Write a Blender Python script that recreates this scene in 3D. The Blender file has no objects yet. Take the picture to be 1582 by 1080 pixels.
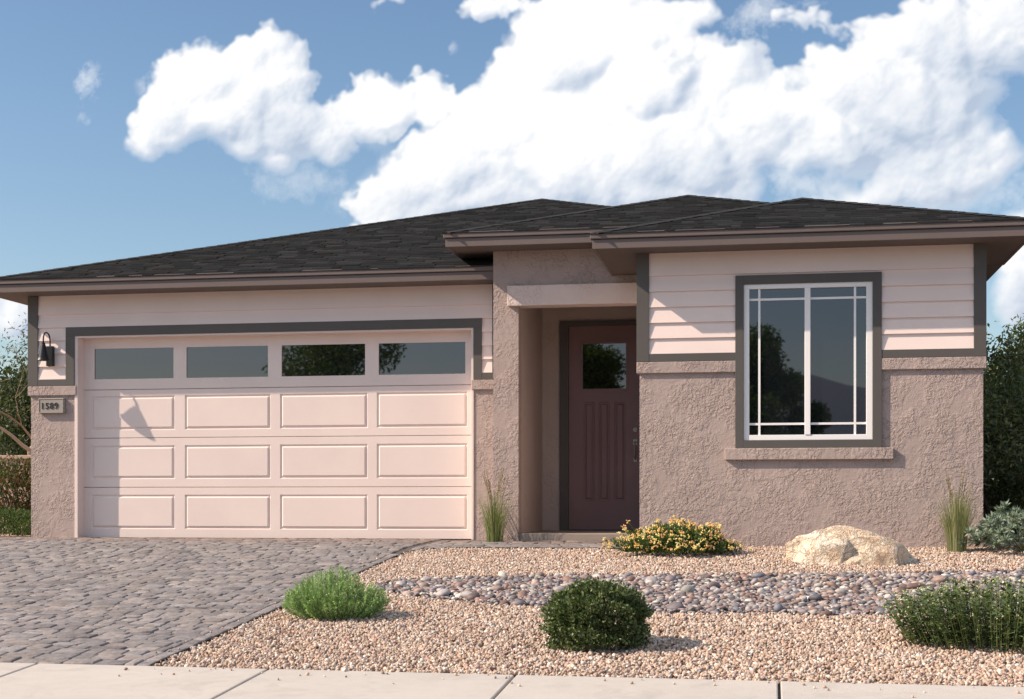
import bpy, bmesh, math, random
import numpy as np
from mathutils import Vector, Matrix
random.seed(7); RNG = np.random.default_rng(11)
R = math.radians
scene = bpy.context.scene
COL = scene.collection

# ------------------------------------------------------------------ survey of the place
FOC = 2250.0; TH = math.atan(399/2250.0); CAMH = .454
CT, ST = math.cos(TH), math.sin(TH)
def ground_z(Y):
    pts = [(8.4,-.562),(15.3,-.04),(16.5,-.005),(17,0)]
    if Y <= 8.4: return -.562-(8.4-Y)*.067
    if Y >= 17: return 0.0
    for (a,za),(b,zb) in zip(pts,pts[1:]):
        if a <= Y <= b: return za+(zb-za)*(Y-a)/(b-a)
def sstep(a,b,x):
    t = min(1,max(0,(x-a)/(b-a))); return t*t*(3-2*t)
def walk_edge(x): return 8.396-.0151*x
def gravel_z(x,Y):
    z = ground_z(Y)-.012
    z += .05*sstep(13.4,15.0,Y)*sstep(-1.45,-1.1,x)
    return z
RIVER = [(-3.48,12.15),(-3.25,12.75),(-2.5,13.0),(-1.68,13.15),(-.4,13.3),(1.0,13.5),(2.3,13.75),(4.6,14.2),(4.6,11.6),(2.6,11.2),
         (1.6,11.1),(.97,11.0),(0.4,10.85),(0.0,11.0),(-.5,10.88),(-1.0,10.95),(-1.4,11.1),(-2.1,11.2),(-2.8,11.55),(-3.2,11.85)]
def in_poly(x,y,P):
    c=False; n=len(P); j=n-1
    for i in range(n):
        xi,yi=P[i]; xj,yj=P[j]
        if (yi>y)!=(yj>y) and x<(xj-xi)*(y-yi)/(yj-yi)+xi: c=not c
        j=i
    return c
EX = -3.77      # right edge of the driveway
PY = 15.3       # front edge of the entry path
def paved(x,y):
    if y < walk_edge(x)+.005 or y > 17.1: return False
    if x < EX and x > -10.2: return True
    if y > PY and x < -1.37 and x > -10.2:
        return y < 16.56
    # rounded corner
    cx,cy,r = EX+.55, PY-.55, .55
    if x < cx and y > cy and (x-cx)**2+(y-cy)**2 > r*r and x>=EX-.01 and y<=PY+.01: return True
    return False

# ------------------------------------------------------------------ helpers
class MB:
    def __init__(s): s.v=[]; s.f=[]
    def box(s,x0,x1,y0,y1,z0,z1):
        b=len(s.v)
        s.v += [(x0,y0,z0),(x1,y0,z0),(x1,y1,z0),(x0,y1,z0),(x0,y0,z1),(x1,y0,z1),(x1,y1,z1),(x0,y1,z1)]
        s.f += [(b,b+3,b+2,b+1),(b+4,b+5,b+6,b+7),(b,b+1,b+5,b+4),(b+1,b+2,b+6,b+5),(b+2,b+3,b+7,b+6),(b+3,b,b+4,b+7)]
        return s
    def poly(s,pts):
        b=len(s.v); s.v += [tuple(p) for p in pts]; s.f.append(tuple(range(b,b+len(pts)))); return s
    def tube(s,pts,rad,n=8,cap=True):
        pts=[Vector(p) for p in pts]; rings=[]
        up=Vector((0.13,.21,.97))
        for i,p in enumerate(pts):
            d=(pts[min(i+1,len(pts)-1)]-pts[max(i-1,0)]).normalized()
            a=d.cross(up)
            if a.length<.05: a=d.cross(Vector((1,0,0)))
            a.normalize(); c=d.cross(a).normalized()
            r=rad[i] if isinstance(rad,(list,tuple)) else rad
            b=len(s.v); rings.append(b)
            for k in range(n):
                t=2*math.pi*k/n; s.v.append(tuple(p+a*math.cos(t)*r+c*math.sin(t)*r))
        for i in range(len(rings)-1):
            a0,b0=rings[i],rings[i+1]
            for k in range(n):
                k2=(k+1)%n; s.f.append((a0+k,a0+k2,b0+k2,b0+k))
        if cap:
            s.f.append(tuple(rings[0]+k for k in range(n))[::-1]); s.f.append(tuple(rings[-1]+k for k in range(n)))
        return s
    def lathe(s,c,prof,n=24):
        rings=[]
        for r,z in prof:
            b=len(s.v); rings.append(b)
            for k in range(n):
                t=2*math.pi*k/n; s.v.append((c[0]+r*math.cos(t),c[1]+r*math.sin(t),c[2]+z))
        for i in range(len(rings)-1):
            for k in range(n):
                k2=(k+1)%n; s.f.append((rings[i]+k,rings[i]+k2,rings[i+1]+k2,rings[i+1]+k))
        return s
    def build(s,name,mat,parent=None,bevel=0,smooth=False):
        m=bpy.data.meshes.new(name); m.from_pydata(s.v,[],s.f); m.update()
        bm=bmesh.new(); bm.from_mesh(m); bmesh.ops.recalc_face_normals(bm,faces=bm.faces); bm.to_mesh(m); bm.free()
        return link(name,m,mat,parent,bevel,smooth)
def link(name,m,mat,parent=None,bevel=0,smooth=False):
    o=bpy.data.objects.new(name,m); COL.objects.link(o)
    if mat: m.materials.append(mat)
    if parent: o.parent=parent; o.matrix_parent_inverse=parent.matrix_basis.inverted()
    if bevel:
        b=o.modifiers.new('bevel','BEVEL'); b.width=bevel; b.segments=2; b.limit_method='ANGLE'
    if smooth: m.polygons.foreach_set('use_smooth',[True]*len(m.polygons))
    return o
def tag(o,label=None,cat=None,group=None,kind=None):
    if label: o['label']=label
    if cat: o['category']=cat
    if group: o['group']=group
    if kind: o['kind']=kind
    return o
def thing(name,loc,label,cat,group=None):
    o=bpy.data.objects.new(name,None); COL.objects.link(o); o.location=loc; o.empty_display_size=.2
    return tag(o,label,cat,group)
def np_mesh(name,verts,faces,mat,parent=None,col=None,smooth=False):
    """verts (N,3), faces (M,k) with one k; col (N,3) or None"""
    m=bpy.data.meshes.new(name)
    verts=np.asarray(verts,dtype=np.float32); faces=np.asarray(faces,dtype=np.int32)
    M,k=faces.shape
    m.vertices.add(len(verts)); m.vertices.foreach_set('co',verts.ravel())
    m.loops.add(M*k); m.loops.foreach_set('vertex_index',faces.ravel())
    m.polygons.add(M); m.polygons.foreach_set('loop_start',np.arange(0,M*k,k,dtype=np.int32))
    m.polygons.foreach_set('loop_total',np.full(M,k,dtype=np.int32))
    if smooth: m.polygons.foreach_set('use_smooth',np.ones(M,dtype=bool))
    m.update(calc_edges=True)
    if col is not None:
        a=m.color_attributes.new('tone','FLOAT_COLOR','POINT')
        c=np.ones((len(verts),4),dtype=np.float32); c[:,:3]=col; a.data.foreach_set('color',c.ravel())
    m.validate()
    return link(name,m,mat,parent)
def rot_mats(n,full=True,tilt=.4):
    if full:
        q=RNG.normal(size=(n,4)); q/=np.linalg.norm(q,axis=1)[:,None]
    else:
        a=RNG.uniform(0,2*np.pi,n); t=RNG.normal(0,tilt,n); ax=RNG.uniform(0,2*np.pi,n)
        qz=np.stack([np.cos(a/2),0*a,0*a,np.sin(a/2)],1)
        qt=np.stack([np.cos(t/2),np.sin(t/2)*np.cos(ax),np.sin(t/2)*np.sin(ax),0*t],1)
        w1,x1,y1,z1=qt.T; w2,x2,y2,z2=qz.T
        q=np.stack([w1*w2-x1*x2-y1*y2-z1*z2,w1*x2+x1*w2+y1*z2-z1*y2,w1*y2-x1*z2+y1*w2+z1*x2,w1*z2+x1*y2-y1*x2+z1*w2],1)
    w,x,y,z=q.T
    return np.stack([1-2*(y*y+z*z),2*(x*y-z*w),2*(x*z+y*w),2*(x*y+z*w),1-2*(x*x+z*z),2*(y*z-x*w),2*(x*z-y*w),2*(y*z+x*w),1-2*(x*x+y*y)],1).reshape(-1,3,3)
def ico(sub):
    bm=bmesh.new(); bmesh.ops.create_icosphere(bm,subdivisions=sub,radius=1)
    v=np.array([p.co[:] for p in bm.verts]); f=np.array([[x.index for x in q.verts] for q in bm.faces]); bm.free(); return v,f
def scatter(name,tmpls,faces,pos,scale,rots,cols,mat,parent=None,smooth=False):
    n=len(pos); which=RNG.integers(0,len(tmpls),n); T=np.stack(tmpls)[which]
    V=T*scale[:,None,:]; V=np.einsum('nij,nvj->nvi',rots,V)+pos[:,None,:]
    nv=V.shape[1]; Fc=faces[None]+(np.arange(n)*nv)[:,None,None]
    C=np.repeat(cols,nv,axis=0)
    return np_mesh(name,V.reshape(-1,3),Fc.reshape(-1,faces.shape[1]),mat,parent,C,smooth)

# ------------------------------------------------------------------ materials
def new_mat(name):
    m=bpy.data.materials.new(name); m.use_nodes=True; nt=m.node_tree; nt.nodes.clear()
    out=nt.nodes.new('ShaderNodeOutputMaterial'); p=nt.nodes.new('ShaderNodeBsdfPrincipled')
    nt.links.new(p.outputs[0],out.inputs[0]); return m,nt,p,out
def N(nt,t,**kw):
    n=nt.nodes.new(t)
    for k,v in kw.items():
        if k.startswith('i_'): n.inputs[k[2:].replace('_',' ')].default_value=v
        else: setattr(n,k,v)
    return n
def obj_coord(nt,scale=(1,1,1)):
    g=N(nt,'ShaderNodeNewGeometry'); mp=N(nt,'ShaderNodeMapping'); mp.inputs['Scale'].default_value=scale
    nt.links.new(g.outputs['Position'],mp.inputs['Vector']); return mp.outputs[0]
def noise(nt,vec,scale,detail=3,rough=.5,dist=0):
    n=N(nt,'ShaderNodeTexNoise'); n.inputs['Scale'].default_value=scale; n.inputs['Detail'].default_value=detail
    n.inputs['Roughness'].default_value=rough; n.inputs['Distortion'].default_value=dist
    nt.links.new(vec,n.inputs['Vector']); return n.outputs['Fac']
def ramp(nt,fac,stops):
    r=N(nt,'ShaderNodeValToRGB'); e=r.color_ramp.elements
    while len(e)<len(stops): e.new(.5)
    for q,(p,c) in zip(e,stops):
        q.position=p; q.color=(c,c,c,1) if not hasattr(c,'__len__') else (*c,1)
    nt.links.new(fac,r.inputs[0]); return r.outputs[0]
def math_n(nt,op,a,b=None,clamp=False):
    n=N(nt,'ShaderNodeMath',operation=op); n.use_clamp=clamp
    for i,q in enumerate((a,b)):
        if q is None: continue
        if isinstance(q,(int,float)): n.inputs[i].default_value=q
        else: nt.links.new(q,n.inputs[i])
    return n.outputs[0]
def bump(nt,h,dist,strength=1,prev=None):
    b=N(nt,'ShaderNodeBump'); b.inputs['Distance'].default_value=dist; b.inputs['Strength'].default_value=strength
    nt.links.new(h,b.inputs['Height'])
    if prev: nt.links.new(prev,b.inputs['Normal'])
    return b.outputs[0]
def mixc(nt,fac,a,b,mode='MIX'):
    n=N(nt,'ShaderNodeMix',data_type='RGBA',blend_type=mode)
    for s,q in ((n.inputs[0],fac),(n.inputs[6],a),(n.inputs[7],b)):
        if isinstance(q,(int,float)): s.default_value=q
        elif isinstance(q,tuple): s.default_value=(*q,1)
        else: nt.links.new(q,s)
    return n.outputs[2]
def paint(name,c,rough=.55,var=.06,fine=0.0006,scale=60):
    m,nt,p,o=new_mat(name); v=obj_coord(nt)
    f=noise(nt,v,1.7,4,.6); k=ramp(nt,f,[(.3,1-var),(.7,1+var)])
    nt.links.new(mixc(nt,1.0,c,k,'MULTIPLY'),p.inputs['Base Color']); p.inputs['Roughness'].default_value=rough
    p.inputs['Specular IOR Level'].default_value=.3
    if fine: nt.links.new(bump(nt,noise(nt,v,scale,3),fine),p.inputs['Normal'])
    return m
def stucco(name,c,amp=.006,rough=.9):
    m,nt,p,o=new_mat(name); v=obj_coord(nt)
    big=noise(nt,v,1.3,3,.55); n1=noise(nt,v,17,3.5,.6,.55); n2=noise(nt,v,38,3,.6,.5)
    pl=ramp(nt,n1,[(.44,0),(.52,1)])
    pl2=ramp(nt,n2,[(.42,0),(.58,1)])
    fine=noise(nt,v,140,2,.6)
    cover=ramp(nt,noise(nt,v,3.1,3,.55),[(.40,.15),(.56,1)])
    h=math_n(nt,'ADD',math_n(nt,'MULTIPLY',pl,cover),math_n(nt,'MULTIPLY',math_n(nt,'MULTIPLY',pl2,.5),cover))
    h=math_n(nt,'ADD',h,math_n(nt,'MULTIPLY',fine,.12))
    nt.links.new(bump(nt,h,amp,1),p.inputs['Normal'])
    k=ramp(nt,big,[(.3,.93),(.7,1.05)]); c1=mixc(nt,1.0,c,k,'MULTIPLY')
    nt.links.new(mixc(nt,math_n(nt,'MULTIPLY',pl,.12),c1,tuple(x*1.15 for x in c)),p.inputs['Base Color'])
    p.inputs['Roughness'].default_value=rough; p.inputs['Specular IOR Level'].default_value=.15
    return m
def tone_mat(name,rough=.8,bscale=40,bdist=.002,var=.25,spec=.25,vscale=25):
    m,nt,p,o=new_mat(name); a=N(nt,'ShaderNodeVertexColor',layer_name='tone'); v=obj_coord(nt)
    k=ramp(nt,noise(nt,v,vscale,4,.6),[(.3,1-var),(.7,1+var)])
    nt.links.new(mixc(nt,1.0,a.outputs[0],k,'MULTIPLY'),p.inputs['Base Color'])
    p.inputs['Roughness'].default_value=rough; p.inputs['Specular IOR Level'].default_value=spec
    if bdist: nt.links.new(bump(nt,noise(nt,v,bscale,4,.6),bdist),p.inputs['Normal'])
    return m
def leaf_mat(name,trans=.3,rough=.55):
    m,nt,p,o=new_mat(name); a=N(nt,'ShaderNodeVertexColor',layer_name='tone')
    nt.links.new(a.outputs[0],p.inputs['Base Color']); p.inputs['Roughness'].default_value=rough
    p.inputs['Specular IOR Level'].default_value=.3
    t=N(nt,'ShaderNodeBsdfTranslucent'); mx=N(nt,'ShaderNodeMixShader'); mx.inputs[0].default_value=trans
    g=mixc(nt,1.0,a.outputs[0],(1.3,1.5,.6),'MULTIPLY'); nt.links.new(g,t.inputs[0])
    nt.links.new(p.outputs[0],mx.inputs[1]); nt.links.new(t.outputs[0],mx.inputs[2]); nt.links.new(mx.outputs[0],o.inputs[0])
    return m
M_STUC=stucco('tan_stucco',(.415,.338,.312))
M_BEAM=stucco('pale_stucco',(.64,.54,.50),.004)
M_SMOOTH=stucco('porch_stucco',(.52,.445,.41),.003)
M_SIDE=paint('siding_paint',(.83,.71,.665),.5,.03)
M_DOORW=paint('garage_door_paint',(.80,.685,.64),.42,.03,.0004,90)
M_TRIM=paint('trim_paint',(.105,.098,.092),.5,.05)
M_FASC=paint('fascia_paint',(.155,.125,.117),.5,.05)
M_SOFF=paint('soffit_paint',(.13,.105,.098),.7,.05)
M_RED=paint('door_paint',(.25,.160,.160),.4,.06)
M_WHITE=paint('vinyl',(.88,.88,.88),.35,.02,0)
M_BLACK=paint('black_metal',(.018,.020,.022),.35,.1,0)
M_PLAQ=paint('plaque_metal',(.34,.31,.28),.45,.06)
M_NUM=paint('numeral',(.03,.028,.027),.5,.03,0)
M_METAL,nt,p,o=new_mat('bronze'); p.inputs['Base Color'].default_value=(.30,.27,.24,1); p.inputs['Metallic'].default_value=.9; p.inputs['Roughness'].default_value=.35
M_GLASS,nt,p,o=new_mat('dark_glass')
p.inputs['Base Color'].default_value=(.006,.008,.010,1); p.inputs['Roughness'].default_value=.015; p.inputs['IOR'].default_value=2.15; p.inputs['Specular Tint'].default_value=(1,.93,.97,1)
v=obj_coord(nt); nt.links.new(bump(nt,noise(nt,v,.8,1),.0006),p.inputs['Normal'])
M_SHING=tone_mat('shingle',.95,90,.003,.35,.1,60)
M_PAVE=tone_mat('paver_stone',.85,22,.009,.30,.2,17)
M_GRAV=tone_mat('gravel_stone',.85,60,.002,.25,.2,60)
M_COB=tone_mat('cobble_stone',.6,30,.002,.25,.35,22)
M_LEAF=leaf_mat('leaf'); M_LEAFM=leaf_mat('leaf_waxy',.15,.4)
M_PETAL=leaf_mat('petal',.35,.6)
M_BARK=paint('bark',(.16,.115,.085),.9,.3,.01,30)
M_BARKD=paint('dark_bark',(.08,.055,.045),.9,.3,.01,30)
M_BARKL=paint('pale_bark',(.42,.32,.24),.9,.25,.006,30)
def conc(name,c,joint=.0):
    m,nt,p,o=new_mat(name); v=obj_coord(nt)
    a=noise(nt,v,1.1,4,.6); b=noise(nt,v,9,4,.65); f=noise(nt,v,160,2,.6)
    k=math_n(nt,'ADD',math_n(nt,'MULTIPLY',a,.22),math_n(nt,'MULTIPLY',b,.16)); k=math_n(nt,'ADD',k,math_n(nt,'MULTIPLY',f,.10)); k=math_n(nt,'ADD',k,.76); st=ramp(nt,noise(nt,v,2.6,7,.72,1.2),[(.30,.86),(.48,1.0),(.62,1.0),(.74,.93)]); k=math_n(nt,'MULTIPLY',k,st)
    cc=N(nt,'ShaderNodeCombineColor')
    for i in range(3): nt.links.new(k,cc.inputs[i])
    nt.links.new(mixc(nt,1.0,c,cc.outputs[0],'MULTIPLY'),p.inputs['Base Color']); p.inputs['Roughness'].default_value=.9
    p.inputs['Specular IOR Level'].default_value=.2
    nt.links.new(bump(nt,math_n(nt,'ADD',f,b),.0015),p.inputs['Normal']); return m
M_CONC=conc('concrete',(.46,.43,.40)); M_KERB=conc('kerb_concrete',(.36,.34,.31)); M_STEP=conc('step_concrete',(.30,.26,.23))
M_ROAD=conc('asphalt',(.06,.058,.056)); M_SOIL=conc('soil',(.40,.30,.23)); M_BED=conc('gravel_bed',(.26,.19,.155)); M_JOINT=conc('joint_sand',(.11,.098,.093))
M_RIVB=conc('river_bed',(.13,.10,.09)); M_WALLT=conc('tan_block',(.42,.32,.26)); M_EDGE=paint('edging',(.02,.018,.017),.7,.1,0)

# ------------------------------------------------------------------ camera, sun, world
cam=bpy.data.objects.new('camera',bpy.data.cameras.new('camera')); COL.objects.link(cam); scene.camera=cam
cam.location=(0,0,CAMH); cam.rotation_euler=(R(90),0,TH)
cam.data.sensor_width=36; cam.data.lens=36*FOC/1582; cam.data.shift_y=235/1582; cam.data.clip_end=6000; cam.data.clip_start=.1
SUN=Vector((-2.8,-1,2.15)).normalized()
sl=bpy.data.lights.new('sun','SUN'); sl.energy=3.8; sl.angle=R(.5); sl.color=(1,.81,.64)
so=bpy.data.objects.new('sun',sl); COL.objects.link(so); so.rotation_euler=SUN.to_track_quat('Z','Y').to_euler(); so.location=(-30,-20,40)
w=bpy.data.worlds.new('World'); scene.world=w; w.use_nodes=True; nt=w.node_tree; nt.nodes.clear()
wo=N(nt,'ShaderNodeOutputWorld'); bg=N(nt,'ShaderNodeBackground'); sky=N(nt,'ShaderNodeTexSky')
sky.sky_type='NISHITA'; sky.sun_disc=False; sky.sun_elevation=math.asin(SUN.z); sky.sun_rotation=math.atan2(SUN.x,SUN.y)
sky.air_density=1.0; sky.dust_density=1.0; sky.ozone_density=1.0
bg.inputs[1].default_value=.083
hs=N(nt,'ShaderNodeHueSaturation'); hs.inputs['Saturation'].default_value=1.12; nt.links.new(sky.outputs[0],hs.inputs['Color']); nt.links.new(hs.outputs[0],bg.inputs[0])
tc=N(nt,'ShaderNodeTexCoord'); sep=N(nt,'ShaderNodeSeparateXYZ'); nt.links.new(tc.outputs['Generated'],sep.inputs[0])
ymax=math_n(nt,'MAXIMUM',sep.outputs[1],.05)
pv=N(nt,'ShaderNodeCombineXYZ'); nt.links.new(math_n(nt,'DIVIDE',sep.outputs[0],ymax),pv.inputs[0]); nt.links.new(math_n(nt,'DIVIDE',sep.outputs[2],ymax),pv.inputs[1])
def bear(u,v):
    a=(u-791)/FOC; k=CT+a*ST; return ((a*CT-ST)/k,((775-v)/FOC)/k)
def make_clouds(bear, FOC):
    rg=np.random.default_rng(21); S=1600; X0,X1,Z0,Z1=-1.0,.6,0.0,.62
    Wd,Hd=int((X1-X0)*S),int((Z1-Z0)*S); k=S/FOC
    def vnoise(cell,seed):
        r=np.random.default_rng(seed); gw,gh=int(Wd/cell)+4,int(Hd/cell)+4; g=r.random((gh,gw)).astype(np.float32)
        def ax(n):
            t=np.arange(n)/cell; i=t.astype(int); f=(t-i).astype(np.float32); return i,f*f*f*(f*(f*6-15)+10)
        ix,fx=ax(Wd); iy,fy=ax(Hd); a=g[iy][:,ix];b=g[iy][:,ix+1];c=g[iy+1][:,ix];d=g[iy+1][:,ix+1]; fx=fx[None];fy=fy[:,None]
        return (a*(1-fx)+b*fx)*(1-fy)+(c*(1-fx)+d*fx)*fy-.5
    def fbm(cell,seed,octs=6,rough=.55):
        out=0;a=1;t=0
        for o in range(octs):
            if cell<1.5: break
            out=out+a*vnoise(cell,seed+o*7); t+=a; a*=rough; cell/=2.03
        return out/t*2
    def blur(A,r):
        for _ in range(2):
            for ax in (0,1):
                c=np.cumsum(np.concatenate([np.repeat(np.take(A,[0],ax),r+1,ax),A,np.repeat(np.take(A,[-1],ax),r,ax)],ax),ax)
                n=A.shape[ax]; A=(np.take(c,range(2*r+1,2*r+1+n),ax)-np.take(c,range(0,n),ax))/(2*r+1)
        return A
    wx=fbm(70,1,7,.6)*26+fbm(16,5,4,.6)*9; wy=fbm(70,101,7,.6)*26+fbm(16,105,4,.6)*9
    yy,xx=np.mgrid[0:Hd,0:Wd].astype(np.float32); U=xx+wx; V=yy+wy
    Hm=np.full((Hd,Wd),-1e3,np.float32); A=np.zeros((Hd,Wd),np.float32)
    # bank: centre (u,v), half widths, tilt, number of puffs, puff radius range, opacity
    banks=[(330,125,125,68,18,90,14,42,1),(395,90,85,45,15,60,12,34,1),(440,95,50,48,0,40,8,24,1),(400,150,95,62,10,70,12,34,1),(275,165,85,45,5,50,12,34,1),(235,215,50,32,0,30,10,26,1),(340,195,110,42,0,50,12,34,1),
     (445,200,85,45,0,50,12,32,.96),(430,262,36,22,10,22,8,20,.95),(385,235,60,26,0,30,10,24,.9),(500,205,60,40,0,34,10,26,.92),(590,170,95,48,0,60,12,34,1),(665,150,48,42,0,30,10,26,1),(560,140,40,30,0,24,8,18,1),
     (860,90,150,80,25,130,16,52,1),(950,40,150,70,0,110,16,50,1),(800,190,140,90,10,120,16,52,1),(700,250,140,80,20,110,14,46,1),(610,290,90,48,15,70,12,34,1),(560,300,48,34,0,30,9,22,1),
     (900,250,190,95,0,130,16,52,1),(1010,130,120,100,0,100,14,46,1),(1020,240,170,70,0,110,14,44,1),(680,330,180,34,10,70,12,30,1),(1010,305,160,34,0,60,12,28,1),(990,300,30,20,0,14,6,14,1),
     (1130,120,75,60,0,60,12,32,.95),(1180,190,120,60,0,80,14,38,1),(1300,140,110,60,5,80,14,38,1),(1350,80,50,60,0,40,12,30,.95),(1400,170,140,80,0,120,14,44,1),(1440,70,110,70,0,90,14,40,.98),(1550,40,90,70,0,70,14,38,.95),
     (1300,235,120,34,0,50,12,30,.95),(1450,260,110,60,0,80,14,38,.9),(1530,230,38,45,0,24,8,20,.8),(1380,310,130,34,0,50,12,30,.85),(1090,180,60,50,0,40,12,28,.97),
     (1240,28,48,24,0,26,7,17,.75),(1290,45,34,18,0,14,6,13,.6),(1200,30,30,14,0,10,5,11,.5),(770,5,55,18,0,26,9,20,.95),(850,8,60,16,0,20,9,18,.9),
     (1240,285,90,22,0,20,8,18,.6),(1580,450,50,60,0,50,12,30,1),(1650,380,90,70,0,60,14,40,1),(20,478,60,40,0,30,10,24,.95),(-60,450,80,60,0,40,10,30,.9),(598,2,34,9,0,12,6,11,.7)]
    for (u,v,ru,rv,an,n,ra,rb,op) in banks:
        cx,cz=bear(u,v); cx=(cx-X0)*S; cz=(cz-Z0)*S; ca,sa=math.cos(math.radians(an)),math.sin(math.radians(an))
        for i in range(int(n*1.2)):
            a=rg.uniform(0,2*math.pi); q=rg.random()**.55; r=(ra+(rb-ra)*rg.random()**2)*k*1.05*(1.15-.45*q)
            dx=math.cos(a)*q*max(2,ru*k-r*.55); dy=math.sin(a)*q*max(2,rv*k-r*.55)
            px=cx+dx*ca-dy*sa; py=cz+dx*sa+dy*ca; z0=(1-q)*max(ru,rv)*k*.45+rg.uniform(-.3,.5)*r
            m=r*1.25+40; x0,x1,y0,y1=[int(max(0,t)) for t in (px-m,px+m,py-m,py+m)]; x1=min(x1,Wd);y1=min(y1,Hd)
            if x0>=x1 or y0>=y1: continue
            d2=((U[y0:y1,x0:x1]-px)**2+(V[y0:y1,x0:x1]-py)**2)/(r*r)
            h=np.where(d2<1,z0+r*np.sqrt(np.clip(1-d2,0,1)),-1e3); np.maximum(Hm[y0:y1,x0:x1],h,out=Hm[y0:y1,x0:x1])
            al=np.clip((1.12-np.sqrt(d2))*1.9,0,1)*op; A[y0:y1,x0:x1]=1-(1-A[y0:y1,x0:x1])*(1-al*.72)
    H=np.where(Hm<-500,0,Hm+30); H=blur(H,3)*.45+blur(H,9)*.55; H=H+fbm(26,301,6,.6)*5.0
    gy,gx=np.gradient(H); gy=blur(gy,1);gx=blur(gx,1); nz=1/np.sqrt(1+(gx*.45)**2+(gy*.45)**2); nx=-gx*.45*nz; ny=-gy*.45*nz
    L=np.array([-.50,.55,.67]); lam=nx*L[0]+ny*L[1]+nz*L[2]
    Ab=blur(A,30); up=np.zeros_like(Ab); sh=46; up[:-sh]=Ab[sh:]     # cloud mass overhead of each point
    lum=.80+.42*(lam-.66)-.10*np.clip(up-.55,0,1)+fbm(100,401,7,.6)*.24
    def zone(u,v,ru,rv):
        cx,cz=bear(u,v); d=np.sqrt(((xx-(cx-X0)*S)/(ru*k))**2+((yy-(cz-Z0)*S)/(rv*k))**2); return np.clip(1.2-d,0,1)**1.0
    for (a,b,c,d,w) in ((840,130,260,170,.20),(640,260,170,90,.10),(330,110,170,90,.12),(620,165,120,60,.08),(940,50,150,80,.08),(1250,170,120,80,.05),(1330,100,90,90,.05),(1010,270,170,60,-.09),(1420,260,200,60,-.10),(700,330,190,40,-.05),(455,215,110,60,-.10),(1540,110,120,110,-.05),(865,105,50,25,-.12),(1000,170,90,60,-.06),(1150,40,40,60,-.03)):
        lum=lum+zone(a,b,c,d)*w
    lum=np.clip(lum+.04,.0,1.12)
    A=np.clip(A+fbm(14,501,4,.6)*.35*(A<.98)*(A>.02),0,1); A=blur(A,1); A=np.clip((A-.06)/.94,0,1)**1.15
    B9=np.clip(blur(A,7)*1.35-.18+fbm(34,701,6,.62)*.45*(blur(A,7)<.97)*(blur(A,7)>.03),0,1); sm=np.clip(.50+fbm(160,801,3,.5)*1.4+(up-blur(A,30))*2.2,0,1); A=A*(1-sm)+B9*sm
    t=np.clip((lum-.52)/.42,0,1)[...,None]; lo=np.array([.47,.56,.70]); mid=np.array([.74,.79,.87]); hi=np.array([1.02,1.02,1.02])
    C=np.where(t<.5,lo+(mid-lo)*t*2,mid+(hi-mid)*(t-.5)*2)
    # small torn scraps
    def scrap(u,v,ru,rv,op,sd):
        n=fbm(30,sd,6,.65); z=zone(u,v,ru,rv); return np.clip(z*1.0+n*1.1-.35,0,1)*op*np.clip(z*3,0,1)
    W=np.maximum.reduce([scrap(130,128,34,38,.75,601),scrap(128,180,26,18,.45,611),scrap(250,130,44,30,.5,613),scrap(698,75,12,16,.5,615),scrap(1190,25,90,45,.6,617),scrap(1230,280,90,40,.5,619),scrap(1290,330,200,40,.5,621),scrap(1530,300,60,60,.4,623),scrap(470,280,120,40,.3,625),scrap(620,320,120,50,.25,627)])
    C=C*A[...,None]+(1-A[...,None])*np.array([.93,.95,.98]); A=np.maximum(A,W)
    out=np.ones((Hd,Wd,4),np.float32); out[...,:3]=C; out[...,3]=A
    return out,(X0,X1,Z0,Z1)

sky_px,(SX0,SX1,SZ0,SZ1)=make_clouds(bear,FOC)
cimg=bpy.data.images.new('cumulus',sky_px.shape[1],sky_px.shape[0],alpha=True,float_buffer=True); cimg.colorspace_settings.name='Non-Color'; cimg.alpha_mode='CHANNEL_PACKED'
cimg.pixels.foreach_set(sky_px.ravel()); cimg.update(); cimg.pack()
def maprange(nt,x,a,b,c=0,d=1,smooth=True):
    n=N(nt,'ShaderNodeMapRange'); n.interpolation_type='SMOOTHSTEP' if smooth else 'LINEAR'
    for i,q in enumerate((a,b,c,d)): n.inputs[i+1].default_value=q
    nt.links.new(x,n.inputs[0]); return n.outputs[0]
mp=N(nt,'ShaderNodeMapping'); mp.inputs['Location'].default_value=(-SX0/(SX1-SX0),-SZ0/(SZ1-SZ0),0); mp.inputs['Scale'].default_value=(1/(SX1-SX0),1/(SZ1-SZ0),1)
nt.links.new(pv.outputs[0],mp.inputs[0]); it=N(nt,'ShaderNodeTexImage'); it.image=cimg; it.extension='CLIP'; nt.links.new(mp.outputs[0],it.inputs[0])
cov=math_n(nt,'MULTIPLY',it.outputs['Alpha'],maprange(nt,sep.outputs[1],.1,.3))
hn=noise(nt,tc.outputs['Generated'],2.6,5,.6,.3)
fill_cloud=math_n(nt,'MULTIPLY',maprange(nt,hn,.36,.56),maprange(nt,sep.outputs[2],.45,.68))   # broken overhead cloud, out of view, added to brighten the shade
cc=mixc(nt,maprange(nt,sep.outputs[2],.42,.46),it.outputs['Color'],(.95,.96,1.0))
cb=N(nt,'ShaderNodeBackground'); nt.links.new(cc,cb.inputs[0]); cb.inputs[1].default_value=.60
mx=N(nt,'ShaderNodeMixShader'); nt.links.new(math_n(nt,'MAXIMUM',cov,fill_cloud),mx.inputs[0]); nt.links.new(bg.outputs[0],mx.inputs[1]); nt.links.new(cb.outputs[0],mx.inputs[2]); nt.links.new(mx.outputs[0],wo.inputs[0])
scene.view_settings.view_transform='Standard'; scene.view_settings.look='None'; scene.view_settings.exposure=.78; scene.view_settings.gamma=1
scene.cycles.max_bounces=6

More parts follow.
